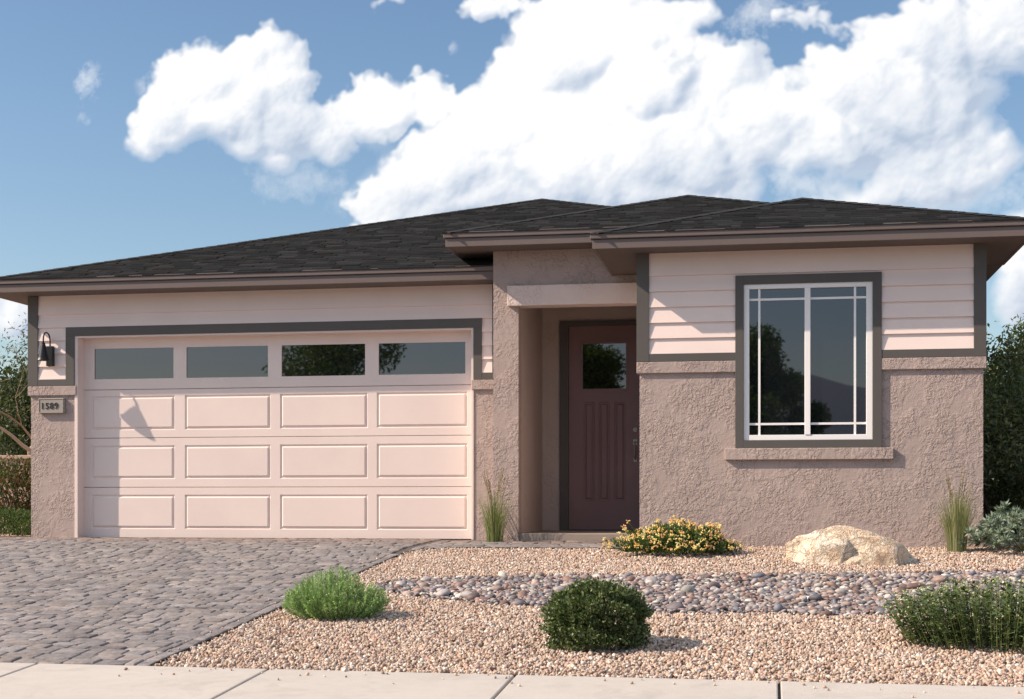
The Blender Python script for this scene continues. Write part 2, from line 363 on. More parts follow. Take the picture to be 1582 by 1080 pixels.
# ------------------------------------------------------------------ ground, road, walk, drive
ys=[-2500,-9,-8.8,-1.2,-1.19,6.74,6.75,6.9,8.4]+[8.8+.4*i for i in range(22)]+[17.7,30,90,3000]
def zsheet(y):
    if y<-8.9: return -.75
    if y<6.745: return -.86
    if y<8.41: return -.80
    return ground_z(y)-.06
xs=[-2500,-60,-20,-12,-6,0,6,12,20,60,2500]
V=[(x,y,zsheet(y)) for y in ys for x in xs]; nx=len(xs)
Fc=[(j*nx+i,j*nx+i+1,(j+1)*nx+i+1,(j+1)*nx+i) for j in range(len(ys)-1) for i in range(nx-1)]
tag(np_mesh('ground',V,Fc,M_SOIL),kind='structure')
b=MB(); b.poly([(-60,-8.6,-.852),(60,-8.6,-.852),(60,6.6,-.852),(-60,6.6,-.852)]); tag(b.build('road',M_ROAD),kind='structure')
def slab(b,x0,x1,y0f,y1f,zf,th):
    k=len(b.v); P=[(x0,y0f(x0)),(x1,y0f(x1)),(x1,y1f(x1)),(x0,y1f(x0))]
    b.v += [(x,y,zf(y)-th) for x,y in P]+[(x,y,zf(y)) for x,y in P]
    b.f += [(k,k+3,k+2,k+1),(k+4,k+5,k+6,k+7),(k,k+1,k+5,k+4),(k+1,k+2,k+6,k+5),(k+2,k+3,k+7,k+6),(k+3,k,k+4,k+7)]
b=MB(); j0=-2.995
for i in range(-12,13):
    xa=j0+i*1.522; slab(b,xa+.008,xa+1.522-.008,lambda x:6.96,walk_edge,lambda y:-.562-(8.4-y)*.067,.10)
tag(b.build('sidewalk',M_CONC,bevel=.008),kind='structure')
b=MB()
for i in range(-6,7): b.box(j0+i*3.044+.004,j0+(i+1)*3.044-.004,6.70,6.945,-.95,-.664)
tag(b.build('kerb',M_KERB,bevel=.02),kind='structure')
b=MB(); slab(b,-22,22,lambda x:6.945,lambda x:walk_edge(x)+.02,lambda y:-.562-(8.4-y)*.067-.03,.02); tag(b.build('sidewalk_joint_bed',M_JOINT),kind='structure')
# driveway: sand bed + tumbled pavers
def grid_sheet(name,mat,x0,x1,y0,y1,zf,keep,step=.1):
    xs=np.arange(x0,x1+1e-6,step); ys=np.arange(y0,y1+1e-6,step); idx={}; V=[]; Fc=[]
    def vid(i,j):
        if (i,j) not in idx: idx[(i,j)]=len(V); V.append((xs[i],ys[j],zf(xs[i],ys[j])))
        return idx[(i,j)]
    for i in range(len(xs)-1):
        for j in range(len(ys)-1):
            if keep(xs[i]+step/2,ys[j]+step/2): Fc.append((vid(i,j),vid(i+1,j),vid(i+1,j+1),vid(i,j+1)))
    return np_mesh(name,V,Fc,mat,smooth=True)
PV=[];PF=[];PC=[]
def paver(x0,x1,y0,y1):
    g=.0035; x0+=g*random.uniform(.3,1.4);x1-=g*random.uniform(.3,1.4);y0+=g*random.uniform(.3,1.4);y1-=g*random.uniform(.3,1.4)
    zc=random.gauss(0,.0024); tx=random.gauss(0,.019); ty=random.gauss(0,.022); cx=(x0+x1)/2; cy=(y0+y1)/2
    b=len(PV); rings=[(0,-.03),(.001,-.009),(.005,-.002),(.013,0.0)]
    jit=[(random.uniform(-.004,.004),random.uniform(-.004,.004)) for _ in range(8)]
    for ins,dz in rings:
        c=.003+ins*.5
        P=[(x0+ins+c,y0+ins),(x1-ins-c,y0+ins),(x1-ins,y0+ins+c),(x1-ins,y1-ins-c),(x1-ins-c,y1-ins),(x0+ins+c,y1-ins),(x0+ins,y1-ins-c),(x0+ins,y0+ins+c)]
        for (x,y),(jx,jy) in zip(P,jit):
            x+=jx*.6;y+=jy*.6; PV.append((x,y,ground_z(y)+.006+zc+dz+tx*(x-cx)+ty*(y-cy)))
    for r in range(3):
        for k in range(8):
            k2=(k+1)%8; PF.append((b+r*8+k,b+r*8+k2,b+(r+1)*8+k2,b+(r+1)*8+k))
    t=b+24; PF.append((t,t+1,t+2,t+7)); PF.append((t+7,t+2,t+3,t+6)); PF.append((t+6,t+3,t+4,t+5))
    base=random.choice([(.225,.208,.207),(.205,.192,.194),(.25,.228,.222),(.18,.166,.168),(.23,.205,.198),(.215,.204,.208)]); k=random.uniform(.82,1.14)
    if cy>16.2: base=(base[0]*1.05,base[1]*.93,base[2]*.86)
    PC.extend([[q*k for q in base]]*32)
y=walk_edge(-6)+.02; row=0
for k in range(46):   # soldier course along the gravel
    ya=walk_edge(EX)+.01+k*.15
    if ya<14.6: paver(EX-.10,EX,ya,ya+.15)
def py0(x): return walk_edge(x)+.01
while y<17.12:
    wdt=random.choice([.09,.12,.13,.16]); x=EX-.10
    while x>-10.1:
        ln=random.choice([.11,.14,.17,.21,.25])
        if x==EX-.10: ln*=random.uniform(.5,1)
        x0=x-ln; yy=y
        if row==0: yy=py0(x)
        if paved((x0+x)/2,y+wdt/2) or row==0: paver(x0,x,yy+random.gauss(0,.005),min(y+wdt+random.gauss(0,.005),17.14))
        x=x0
    y+=wdt; row+=1
# entry path beyond the driveway edge
y=PY
while y<16.5:
    wdt=random.choice([.15,.2,.11]) if y>PY else .11
    y1=min(y+wdt,16.55); x=EX; first=True
    while x<-1.40:
        ln=random.choice([.15,.2,.24,.3]); 
        if first: ln*=random.uniform(.4,1); first=False
        x1=min(x+ln,-1.37)
        if x1-x>.04 and (x<-3.16 or True): paver(x,x1,y,y1)
        x+=ln
    y+=wdt
for i in range(5):
    for j in range(5):
        cx=EX+.055+i*.11; cy=PY-.055-j*.11
        if paved(cx,cy) and cx>EX: paver(cx-.055,cx+.055,cy-.055,cy+.055)
tag(np_mesh('driveway',PV,PF,M_PAVE,col=np.array(PC)),kind='structure')
b=MB()
slab(b,-10.15,EX,lambda x:walk_edge(x)+.006,lambda x:15.3,lambda y:ground_z(y)-.006,.03)
slab(b,-10.15,-1.37,lambda x:15.3,lambda x:16.5,lambda y:ground_z(y)-.006,.03)
slab(b,-10.15,-3.16,lambda x:16.5,lambda x:17.15,lambda y:ground_z(min(y,17))-.006,.03)
tag(b.build('paver_joint_bed',M_JOINT),kind='structure')
# edging between pavers and gravel
path=[(EX+.006,walk_edge(EX)+.01)]+[(EX+.006,y) for y in np.arange(9,14.76,.5)]
for k in range(9):
    a=math.pi-k*math.pi/16; path.append((EX+.556+.55*math.cos(a),PY-.556+.55*math.sin(a)))
path+=[(x,PY-.006) for x in np.arange(-3.0,-1.38,.3)]
b=MB()
for (xa,ya),(xb,yb) in zip(path,path[1:]):
    dx,dy=xb-xa,yb-ya; L=math.hypot(dx,dy) or 1; nx_,ny_=-dy/L*.006,dx/L*.006
    P=[(xa-nx_,ya-ny_),(xb-nx_,yb-ny_),(xb+nx_,yb+ny_),(xa+nx_,ya+ny_)]; k=len(b.v)
    b.v+=[(x,y,ground_z(y)-.06) for x,y in P]+[(x,y,ground_z(y)+.006) for x,y in P]
    b.f+=[(k+4,k+5,k+6,k+7),(k,k+1,k+5,k+4),(k+1,k+2,k+6,k+5),(k+2,k+3,k+7,k+6),(k+3,k,k+4,k+7)]
tag(b.build('edging',M_EDGE),'thin black edging strip between the paver driveway and the gravel bed','garden edging')
# gravel and river rock
def gravel_ok(x,y):
    if y<walk_edge(x)+.01 or paved(x,y) or x<EX-.0: return False
    if y>15.14 and x<2.12 and x>-1.37: return False
    if y>PY-.02 and x<-1.35: return False
    return not in_poly(x,y,RIVER)
tag(grid_sheet('gravel_bed',M_BED,EX+.01,6.01,8.3,19.0,lambda x,y:gravel_z(x,y)-.014,lambda x,y:y>walk_edge(x) and not paved(x,y) and not(y>15.2 and x<2.1)),kind='structure')
v1,f1=ico(1); tm=[]
for k in range(14):
    v=v1.copy(); v*=RNG.uniform(.72,1.25,size=(len(v),1)); v[:,2]*=.8; tm.append(v)
def gravel_field(n,box,ok,zf,smin,smax):
    P=[]; x0,x1,y0,y1=box
    while len(P)<n:
        xx=RNG.uniform(x0,x1,n); yy=RNG.uniform(y0,y1,n)
        for x,y in zip(xx,yy):
            if ok(x,y): P.append((x,y,zf(x,y)))
            if len(P)>=n: break
    P=np.array(P); s=np.exp(RNG.normal(math.log((smin+smax)/2),.28,n)).clip(smin,smax)
    P[:,2]+=RNG.uniform(-.006,.010,n)
    S=np.stack([s*RNG.uniform(.8,1.3,n),s*RNG.uniform(.75,1.1,n),s*RNG.uniform(.6,.95,n)],1); return P,S
pal=np.array([(.62,.46,.36),(.70,.57,.47),(.52,.36,.27),(.78,.68,.58),(.60,.40,.31),(.46,.35,.30),(.66,.50,.36),(.84,.78,.71),(.55,.47,.44),(.40,.25,.19)])
wts=np.array([.2,.2,.13,.12,.12,.06,.09,.04,.03,.01]); wts/=wts.sum()
def gok2(x,y):
    r=random.uniform(-.18,.18)
    return gravel_ok(x,y) or (in_poly(x,y,RIVER) and not in_poly(x+r,y+abs(r)*1.5,RIVER) and not in_poly(x,y-abs(r)*1.5,RIVER))
nG=104000
P,S=gravel_field(nG,(EX+.01,3.9,8.36,16.5),gok2,gravel_z,.007,.018)
q_=[]
for _ in range(70):
    x=random.uniform(-3.9,3.2); y=walk_edge(x)-abs(random.gauss(0,.16))-.01; q_.append((x,y,-.562-(8.4-y)*.067+.006))
for _ in range(40):
    y=random.uniform(8.6,14.8); q_.append((EX-abs(random.gauss(0,.12))-.02,y,ground_z(y)+.012))
P[:len(q_)]=np.array(q_); S[:len(q_)]*=.75
C=pal[RNG.choice(len(pal),nG,p=wts)]*np.array([.755,.765,.775])*RNG.uniform(.70,1.22,(nG,1))
tag(scatter('gravel',tm,f1,P,S,rot_mats(nG),C,M_GRAV),kind='stuff',label='pinkish tan crushed gravel covering the front yard',cat='gravel')
def river_z(x,y): return gravel_z(x,y)-.02
tag(grid_sheet('river_bed_soil',M_RIVB,-3.8,5.0,10.5,14.4,lambda x,y:gravel_z(x,y)-.008,lambda x,y:in_poly(x,y,RIVER)),kind='structure')
v2,f2=ico(2); tc_=[]
for k in range(10):
    v=v2.copy(); ph=RNG.uniform(0,6,3)
    v*= (1+.10*np.sin(v[:,:1]*2.3+ph[0])+.08*np.sin(v[:,1:2]*3.1+ph[1])+.06*np.sin(v[:,2:3]*2.7+ph[2])); tc_.append(v)
P=[];S=[];cells={}
def try_add(x,y,r,fac):
    cx,cy=int(x/.1),int(y/.1)
    for i in range(-2,3):
        for j in range(-2,3):
            for (a,b_,rr) in cells.get((cx+i,cy+j),()):
                if (a-x)**2+(b_-y)**2<((rr+r)*fac)**2: return False
    cells.setdefault((cx,cy),[]).append((x,y,r)); return True
for n_,rl,rh,fac in ((150,.045,.066,.80),(7000,.024,.040,.66),(52000,.011,.024,.60)):
    for _ in range(n_):
        x=random.uniform(-3.55,4.6); y=random.uniform(10.6,14.3); r=random.uniform(rl,rh)
        if not in_poly(x,y,RIVER) or (r<.05 and random.random()<.12) or not in_poly(x,y-random.uniform(0,.24),RIVER) or not in_poly(x,y+random.uniform(0,.2),RIVER): continue
        if try_add(x,y,r,fac):
            P.append((x,y,gravel_z(x,y)+r*random.uniform(.0,.45))); a=random.uniform(.65,1.05); S.append((r*random.uniform(.95,1.3),r*a,r*random.uniform(.48,.72)))
n=len(P); P=np.array(P);S=np.array(S)
cp=np.array([.77,.775,.78])*np.array([(.27,.24,.25),(.36,.33,.33),(.22,.17,.16),(.30,.19,.16),(.50,.46,.42),(.42,.33,.29),(.20,.20,.23),(.62,.58,.52),(.38,.28,.24),(.33,.27,.28)])
C=cp[RNG.choice(len(cp),n,p=[.16,.14,.10,.1,.12,.10,.09,.08,.06,.05])]*RNG.uniform(.62,1.4,(n,1))
tag(scatter('river_rock',tc_,f2,P,S,rot_mats(n,False,.32),C,M_COB,smooth=True),kind='stuff',label='dry creek band of rounded grey and mauve river rocks across the gravel',cat='river rock')

# ------------------------------------------------------------------ house
house=thing('house',(-3.5,17,0),'single storey tan stucco house with pale lap siding and dark hip roofs','house')
def part(b,name,mat,parent=house,bevel=0,smooth=False,label=None):
    o=b.build(name,mat,parent,bevel,smooth)
    if label: o['label']=label
    return o
YG,YE,YB,YK=17.0,16.55,15.16,18.337
LAP=[1.985+.162*k for k in range(6)]+[3.045]   # lap lines
# stucco walls
b=MB(); b.box(-9.165,-8.571,YG,YG+.25,-.3,1.80); b.box(-3.477,-3.155,YG,YG+.25,-.3,1.80)
b.box(-9.165,-8.571,YG+.001,YG+.25,1.80,3.04); b.box(-3.477,-3.155,YG+.001,YG+.25,1.80,3.04); b.box(-8.571,-3.477,YG+.001,YG+.25,2.525,3.04)
b.box(-9.165,-8.95,YG+.25,31,-.3,3.04); b.box(-8.95,2.096,30.8,31,-.3,3.04)
part(b,'garage_wall',M_STUC)
b=MB(); b.box(-3.155,-2.859,YE,YE+.2,-.3,2.712); b.box(-3.155,-1.34,YE,YE+.2,2.712,3.36)
part(b,'entry_wall',M_STUC)
b=MB(); b.box(-3.155,-2.859,YE+.2,YK,-.3,2.712); b.box(-3.155,-2.859,YE+.2,YK+.2,2.712,3.1) if False else None
b.box(-2.859,-2.633,YK,YK+.2,.0,2.92); b.box(-1.50,-1.34,YK,YK+.2,0,2.92); b.box(-2.633,-1.50,YK,YK+.2,2.742,2.92)
b.box(-3.155,-2.859,YE+.2,YK+.2,2.713,2.92)
part(b,'porch_wall',M_SMOOTH)
b=MB(); b.box(-3.155,-1.34,YE+.2,YK+.2,2.92,2.95); part(b,'porch_ceiling',M_SOFF)
b=MB(); b.box(-1.34,-.269,YB,YB+.2,-.3,3.04); b.box(1.02,2.096,YB,YB+.2,-.3,3.04); b.box(-.269,1.02,YB,YB+.2,-.3,1.083); b.box(-.269,1.02,YB,YB+.2,2.683,3.04)
b.box(-1.34,-1.14,YB+.2,YK+.2,-.3,3.04); b.box(1.896,2.096,YB+.2,30.8,-.3,3.04)
part(b,'bay_wall',M_STUC)
b=MB(); b.box(-2.98,-1.3405,YE-.06,YE+.19,2.705,2.938); part(b,'porch_beam',M_BEAM,bevel=.006)
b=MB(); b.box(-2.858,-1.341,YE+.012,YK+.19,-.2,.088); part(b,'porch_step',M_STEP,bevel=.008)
# bands
for x0,x1,Y in ((-9.195,-8.545,YG),(-3.50,-3.156,YG),(-1.368,-.332,YB),(1.088,2.124,YB)):
    b=MB(); b.box(x0,x1,Y-.03,Y+.1,1.785,1.903); part(b,'stucco_band',M_STUC,bevel=.006)
for x0,x1,y0,y1 in ((-9.195,-9.1,YG+.1,31),(2.02,2.124,YB+.1,31)):
    b=MB(); b.box(x0,x1,y0,y1,1.785,1.903); part(b,'stucco_band',M_STUC)
# siding
def board(b,x0,x1,z0,z1,Y,tb=.024,tt=.003):
    k=len(b.v); b.v+=[(x0,Y,z0),(x1,Y,z0),(x1,Y-tb,z0),(x0,Y-tb,z0),(x0,Y,z1),(x1,Y,z1),(x1,Y-tt,z1),(x0,Y-tt,z1)]
    b.f+=[(k,k+1,k+2,k+3),(k+4,k+7,k+6,k+5),(k+3,k+2,k+6,k+7),(k,k+3,k+7,k+4),(k+1,k+5,k+6,k+2)]
b=MB()
for a,c in zip(LAP,LAP[1:]):
    if a>2.6: board(b,-9.062,-3.245,a,c,YG)
    else: board(b,-9.062,-8.68,a,c,YG); board(b,-3.376,-3.245,a,c,YG)
part(b,'siding',M_SIDE)
b=MB()
for a,c in zip(LAP,LAP[1:]):
    if a>2.75: board(b,-1.241,2.005,a,c,YB)
    else:
        board(b,-1.241,-.34,a,c,YB); board(b,1.10,2.005,a,c,YB)
        if a>2.6: board(b,-.34,1.10,2.76,c,YB,.0075)
part(b,'siding',M_SIDE)
# trim boards
T=.03
def trim(boxes,name='trim_board',lab=None):
    b=MB()
    for (x0,x1,Y,z0,z1,*e) in boxes: b.box(x0,x1,Y-T-(e[0] if e else 0),Y+.01,z0,z1)
    return part(b,name,M_TRIM,bevel=.002,label=lab)
trim([(-9.195,-9.06,YG,1.905,3.031)],'corner_trim'); trim([(-3.248,-3.157,YG,1.905,3.031)],'corner_trim')
trim([(-1.368,-1.239,YB,1.905,3.031)],'corner_trim'); trim([(2.003,2.124,YB,1.905,3.031)],'corner_trim')
b=MB(); b.box(2.05,2.124,YB+.01,YB+.12,1.905,3.031); part(b,'corner_trim',M_TRIM)
b=MB(); b.box(-1.368,-1.3,YB+.01,YB+.12,1.905,3.031); part(b,'corner_trim',M_TRIM)
b=MB(); b.box(-9.195,-9.1,YG+.01,YG+.12,1.905,3.031); part(b,'corner_trim',M_TRIM)
for x0,x1,Y in ((-9.06,-8.684,YG),(-3.374,-3.248,YG),(-1.239,-.354,YB),(1.109,2.003,YB)): trim([(x0,x1,Y,1.905,1.987,-.002)],'base_trim')
trim([(-8.684,-8.571,YG,1.905,2.525),(-3.477,-3.374,YG,1.905,2.525),(-8.684,-3.374,YG,2.525,2.635)],'garage_door_trim')
# garage door
DX0,DX1=-8.53,-3.505
b=MB(); b.box(-8.571,DX0,YG-.012,YG+.2,0,2.502); b.box(DX1,-3.477,YG-.012,YG+.2,0,2.502); b.box(-8.571,-3.477,YG-.012,YG+.2,2.502,2.5245)
part(b,'door_jamb',M_DOORW,bevel=.002)
gd=bpy.data.objects.new('garage_door',None); COL.objects.link(gd); gd.location=(-6.02,17.16,0); gd.parent=house; gd.matrix_parent_inverse=house.matrix_basis.inverted()
YD=17.16
def gpart(b,name,mat,**k):
    o=b.build(name,mat,None,**k); o.parent=gd; o.matrix_parent_inverse=(house.matrix_basis@house.matrix_basis.inverted()@gd.matrix_basis).inverted(); return o
cols4=[(-8.432,-7.317),(-7.185,-6.066),(-5.945,-4.829),(-4.715,-3.589)]
seams=[0.0,.633,1.253,1.861,2.52]
rows=[(.112,.541),(.738,1.158),(1.352,1.781)]
def raised(b,x0,x1,z0,z1,Y):
    # grooved raised panel: outer rim -> groove -> raised field
    R_=[(0,0),(.010,.012),(.022,.012),(.040,-.004),(.046,-.004)]
    rings=[]
    for ins,dy in R_:
        k=len(b.v); rings.append(k); b.v+=[(x0+ins,Y+dy,z0+ins),(x1-ins,Y+dy,z0+ins),(x1-ins,Y+dy,z1-ins),(x0+ins,Y+dy,z1-ins)]
    for r in range(len(rings)-1):
        for k in range(4): b.f.append((rings[r]+k,rings[r]+(k+1)%4,rings[r+1]+(k+1)%4,rings[r+1]+k))
    k=rings[-1]; b.f.append((k,k+1,k+2,k+3))
def sheet_with_holes(b,x0,x1,z0,z1,Y,holes):
    holes=sorted(holes); hz0,hz1=holes[0][2],holes[0][3]
    b.poly([(x0,Y,z0),(x1,Y,z0),(x1,Y,hz0),(x0,Y,hz0)]); b.poly([(x0,Y,hz1),(x1,Y,hz1),(x1,Y,z1),(x0,Y,z1)])
    xa=x0
    for h in holes: b.poly([(xa,Y,hz0),(h[0],Y,hz0),(h[0],Y,hz1),(xa,Y,hz1)]); xa=h[1]
    b.poly([(xa,Y,hz0),(x1,Y,hz0),(x1,Y,hz1),(xa,Y,hz1)])
for i in range(4):
    z0,z1=seams[i]+.002,seams[i+1]-.002
    b=MB()
    if i<3:
        hs_=[(c[0],c[1],rows[i][0],rows[i][1]) for c in cols4]; sheet_with_holes(b,DX0,DX1,z0+.004,z1-.004,YD,hs_)
        for h in hs_: raised(b,*h,YD)
    else:
        hs_=[(c[0]+.04,c[1]-.015,1.995,2.378) for c in cols4]; hs_=[(-8.389,-7.334,1.995,2.378),(-7.163,-6.10,1.995,2.378),(-5.924,-4.861,1.995,2.378),(-4.690,-3.613,1.995,2.378)]
        sheet_with_holes(b,DX0,DX1,z0+.004,z1,YD,hs_)
        for h in hs_:
            x0,x1,a,c=h
            b.poly([(x0,YD,a),(x1,YD,a),(x1,YD+.02,a),(x0,YD+.02,a)]); b.poly([(x0,YD,c),(x1,YD,c),(x1,YD+.02,c),(x0,YD+.02,c)])
            b.poly([(x0,YD,a),(x0,YD+.02,a),(x0,YD+.02,c),(x0,YD,c)]); b.poly([(x1,YD,a),(x1,YD+.02,a),(x1,YD+.02,c),(x1,YD,c)])
            p_=MB(); p_.box(x0-.005,x1+.005,YD+.014,YD+.02,a-.005,c+.005); gpart(p_,'window_pane',M_GLASS)
    # rounded seam edges
    b.poly([(DX0,YD,z0+.004),(DX1,YD,z0+.004),(DX1,YD+.008,z0),(DX0,YD+.008,z0)]); b.poly([(DX0,YD,z1-.004),(DX1,YD,z1-.004),(DX1,YD+.008,z1),(DX0,YD+.008,z1)])
    b.poly([(DX0,YD+.03,z0-.004),(DX1,YD+.03,z0-.004),(DX1,YD+.03,z1+.003),(DX0,YD+.03,z1+.003)]) if i<3 else None
    gpart(b,'door_section',M_DOORW)
b=MB(); b.box(DX0,DX1,YD-.004,YD+.03,-.02,.006); gpart(b,'bottom_seal',M_BLACK)
# front door
trim_y=YK-.02
b=MB(); b.box(-2.633,-2.520,YK-.03,YK+.09,.088,2.742); b.box(-1.610,-1.50,YK-.03,YK+.09,.088,2.742); b.box(-2.520,-1.610,YK-.03,YK+.09,2.680,2.742)
b.box(-2.520,-1.610,YK-.03,YK+.09,.088,.104)
part(b,'door_frame',M_TRIM,bevel=.003)
fd=bpy.data.objects.new('front_door',None); COL.objects.link(fd); fd.location=(-2.065,YK,.1); fd.parent=house; fd.matrix_parent_inverse=house.matrix_basis.inverted()
def fpart(b,name,mat,**k):
    o=b.build(name,mat,None,**k); o.parent=fd; o.matrix_parent_inverse=fd.matrix_basis.inverted(); return o
YF=YK+.012
b=MB(); gx0,gx1,gz0,gz1=-2.343,-1.793,1.883,2.456
b.box(-2.519,gx0,YF,YF+.045,.105,2.678); b.box(gx1,-1.611,YF,YF+.045,.105,2.678); b.box(gx0,gx1,YF,YF+.045,gz1,2.678)
b.box(gx0,gx1,YF,YF+.045,1.715,gz0); b.box(gx0,gx1,YF,YF+.045,.105,.465)
for a,c in ((gx0,-2.33),(-2.19,-2.14),(-2.0,-1.94),(-1.80,gx1)):
    b.box(a,c,YF,YF+.045,.465,1.715)
for a,c in ((-2.33,-2.19),(-2.14,-2.0),(-1.94,-1.80)):
    raised(b,a,c,.465,1.715,YF); 
    m_=(a+c)/2; b.box(m_-.0025,m_+.0025,YF-.006,YF+.01,.53,1.66)
for x0,x1,z0,z1 in ((gx0-.03,gx1+.03,gz1,gz1+.03),(gx0-.03,gx1+.03,gz0-.03,gz0),(gx0-.03,gx0,gz0,gz1),(gx1,gx1+.03,gz0,gz1)): b.box(x0,x1,YF-.012,YF+.002,z0,z1)
fpart(b,'door_panel',M_RED)
b=MB(); b.box(gx0-.002,gx1+.002,YF+.012,YF+.02,gz0-.002,gz1+.002); fpart(b,'window_pane',M_GLASS)
b=MB(); b.tube([(-1.675,YF-.001,1.36),(-1.675,YF-.018,1.36)],.032,20); b.tube([(-1.675,YF-.018,1.36),(-1.675,YF-.026,1.36)],.018,16); fpart(b,'deadbolt',M_METAL,bevel=.003)
b=MB(); b.box(-1.70,-1.65,YF-.01,YF,1.165,1.24); b.tube([(-1.675,YF-.01,1.205),(-1.675,YF-.05,1.205),(-1.675,YF-.055,1.16),(-1.675,YF-.05,1.02),(-1.675,YF-.01,.985)],[.011,.011,.009,.009,.011],10)
b.box(-1.695,-1.655,YF-.01,YF,.955,1.01); b.box(-1.69,-1.66,YF-.045,YF-.008,1.205,1.213); fpart(b,'door_handle',M_METAL,smooth=False)
# window
wn=bpy.data.objects.new('window',None); COL.objects.link(wn); wn.location=(.375,YB,1.08); wn.parent=house; wn.matrix_parent_inverse=house.matrix_basis.inverted()
def wpart(b,name,mat,**k):
    o=b.build(name,mat,None,**k); o.parent=wn; o.matrix_parent_inverse=wn.matrix_basis.inverted(); return o
b=MB(); x0,x1,z0,z1=-.354,1.109,1.0,2.775; ix0,ix1,iz0,iz1=-.269,1.02,1.083,2.683
b.box(x0,ix0,YB-.032,YB+.01,z0,z1); b.box(ix1,x1,YB-.032,YB+.01,z0,z1); b.box(ix0,ix1,YB-.032,YB+.01,iz1,z1); b.box(ix0,ix1,YB-.032,YB+.01,z0,iz0); wpart(b,'window_trim',M_TRIM,bevel=.002)
b=MB(); b.box(-.46,1.223,YB-.045,YB+.05,.882,1.0); wpart(b,'window_sill',M_STUC,bevel=.006)
b=MB(); Yw=YB-.012
b.box(ix0,-.212,Yw,Yw+.07,iz0,iz1); b.box(.958,ix1,Yw,Yw+.07,iz0,iz1); b.box(-.212,.958,Yw,Yw+.07,iz0,1.137); b.box(-.212,.958,Yw,Yw+.07,2.635,iz1)
b.box(.345,.403,Yw-.008,Yw+.07,1.137,2.635); wpart(b,'window_frame',M_WHITE,bevel=.003)
for a,c,mxp in ((-.212,.345,-.111),(.403,.958,.847)):
    b=MB(); b.box(a-.002,c+.002,Yw+.036,Yw+.042,1.135,2.637); wpart(b,'window_pane',M_GLASS)
    b=MB(); w_=.011
    b.box(mxp-w_,mxp+w_,Yw+.022,Yw+.0362,1.137,2.635)
    for zz in (1.25,2.528): b.box(a,mxp-w_,Yw+.0225,Yw+.0362,zz-w_,zz+w_); b.box(mxp+w_,c,Yw+.0225,Yw+.0362,zz-w_,zz+w_)
    wpart(b,'muntin',M_WHITE)
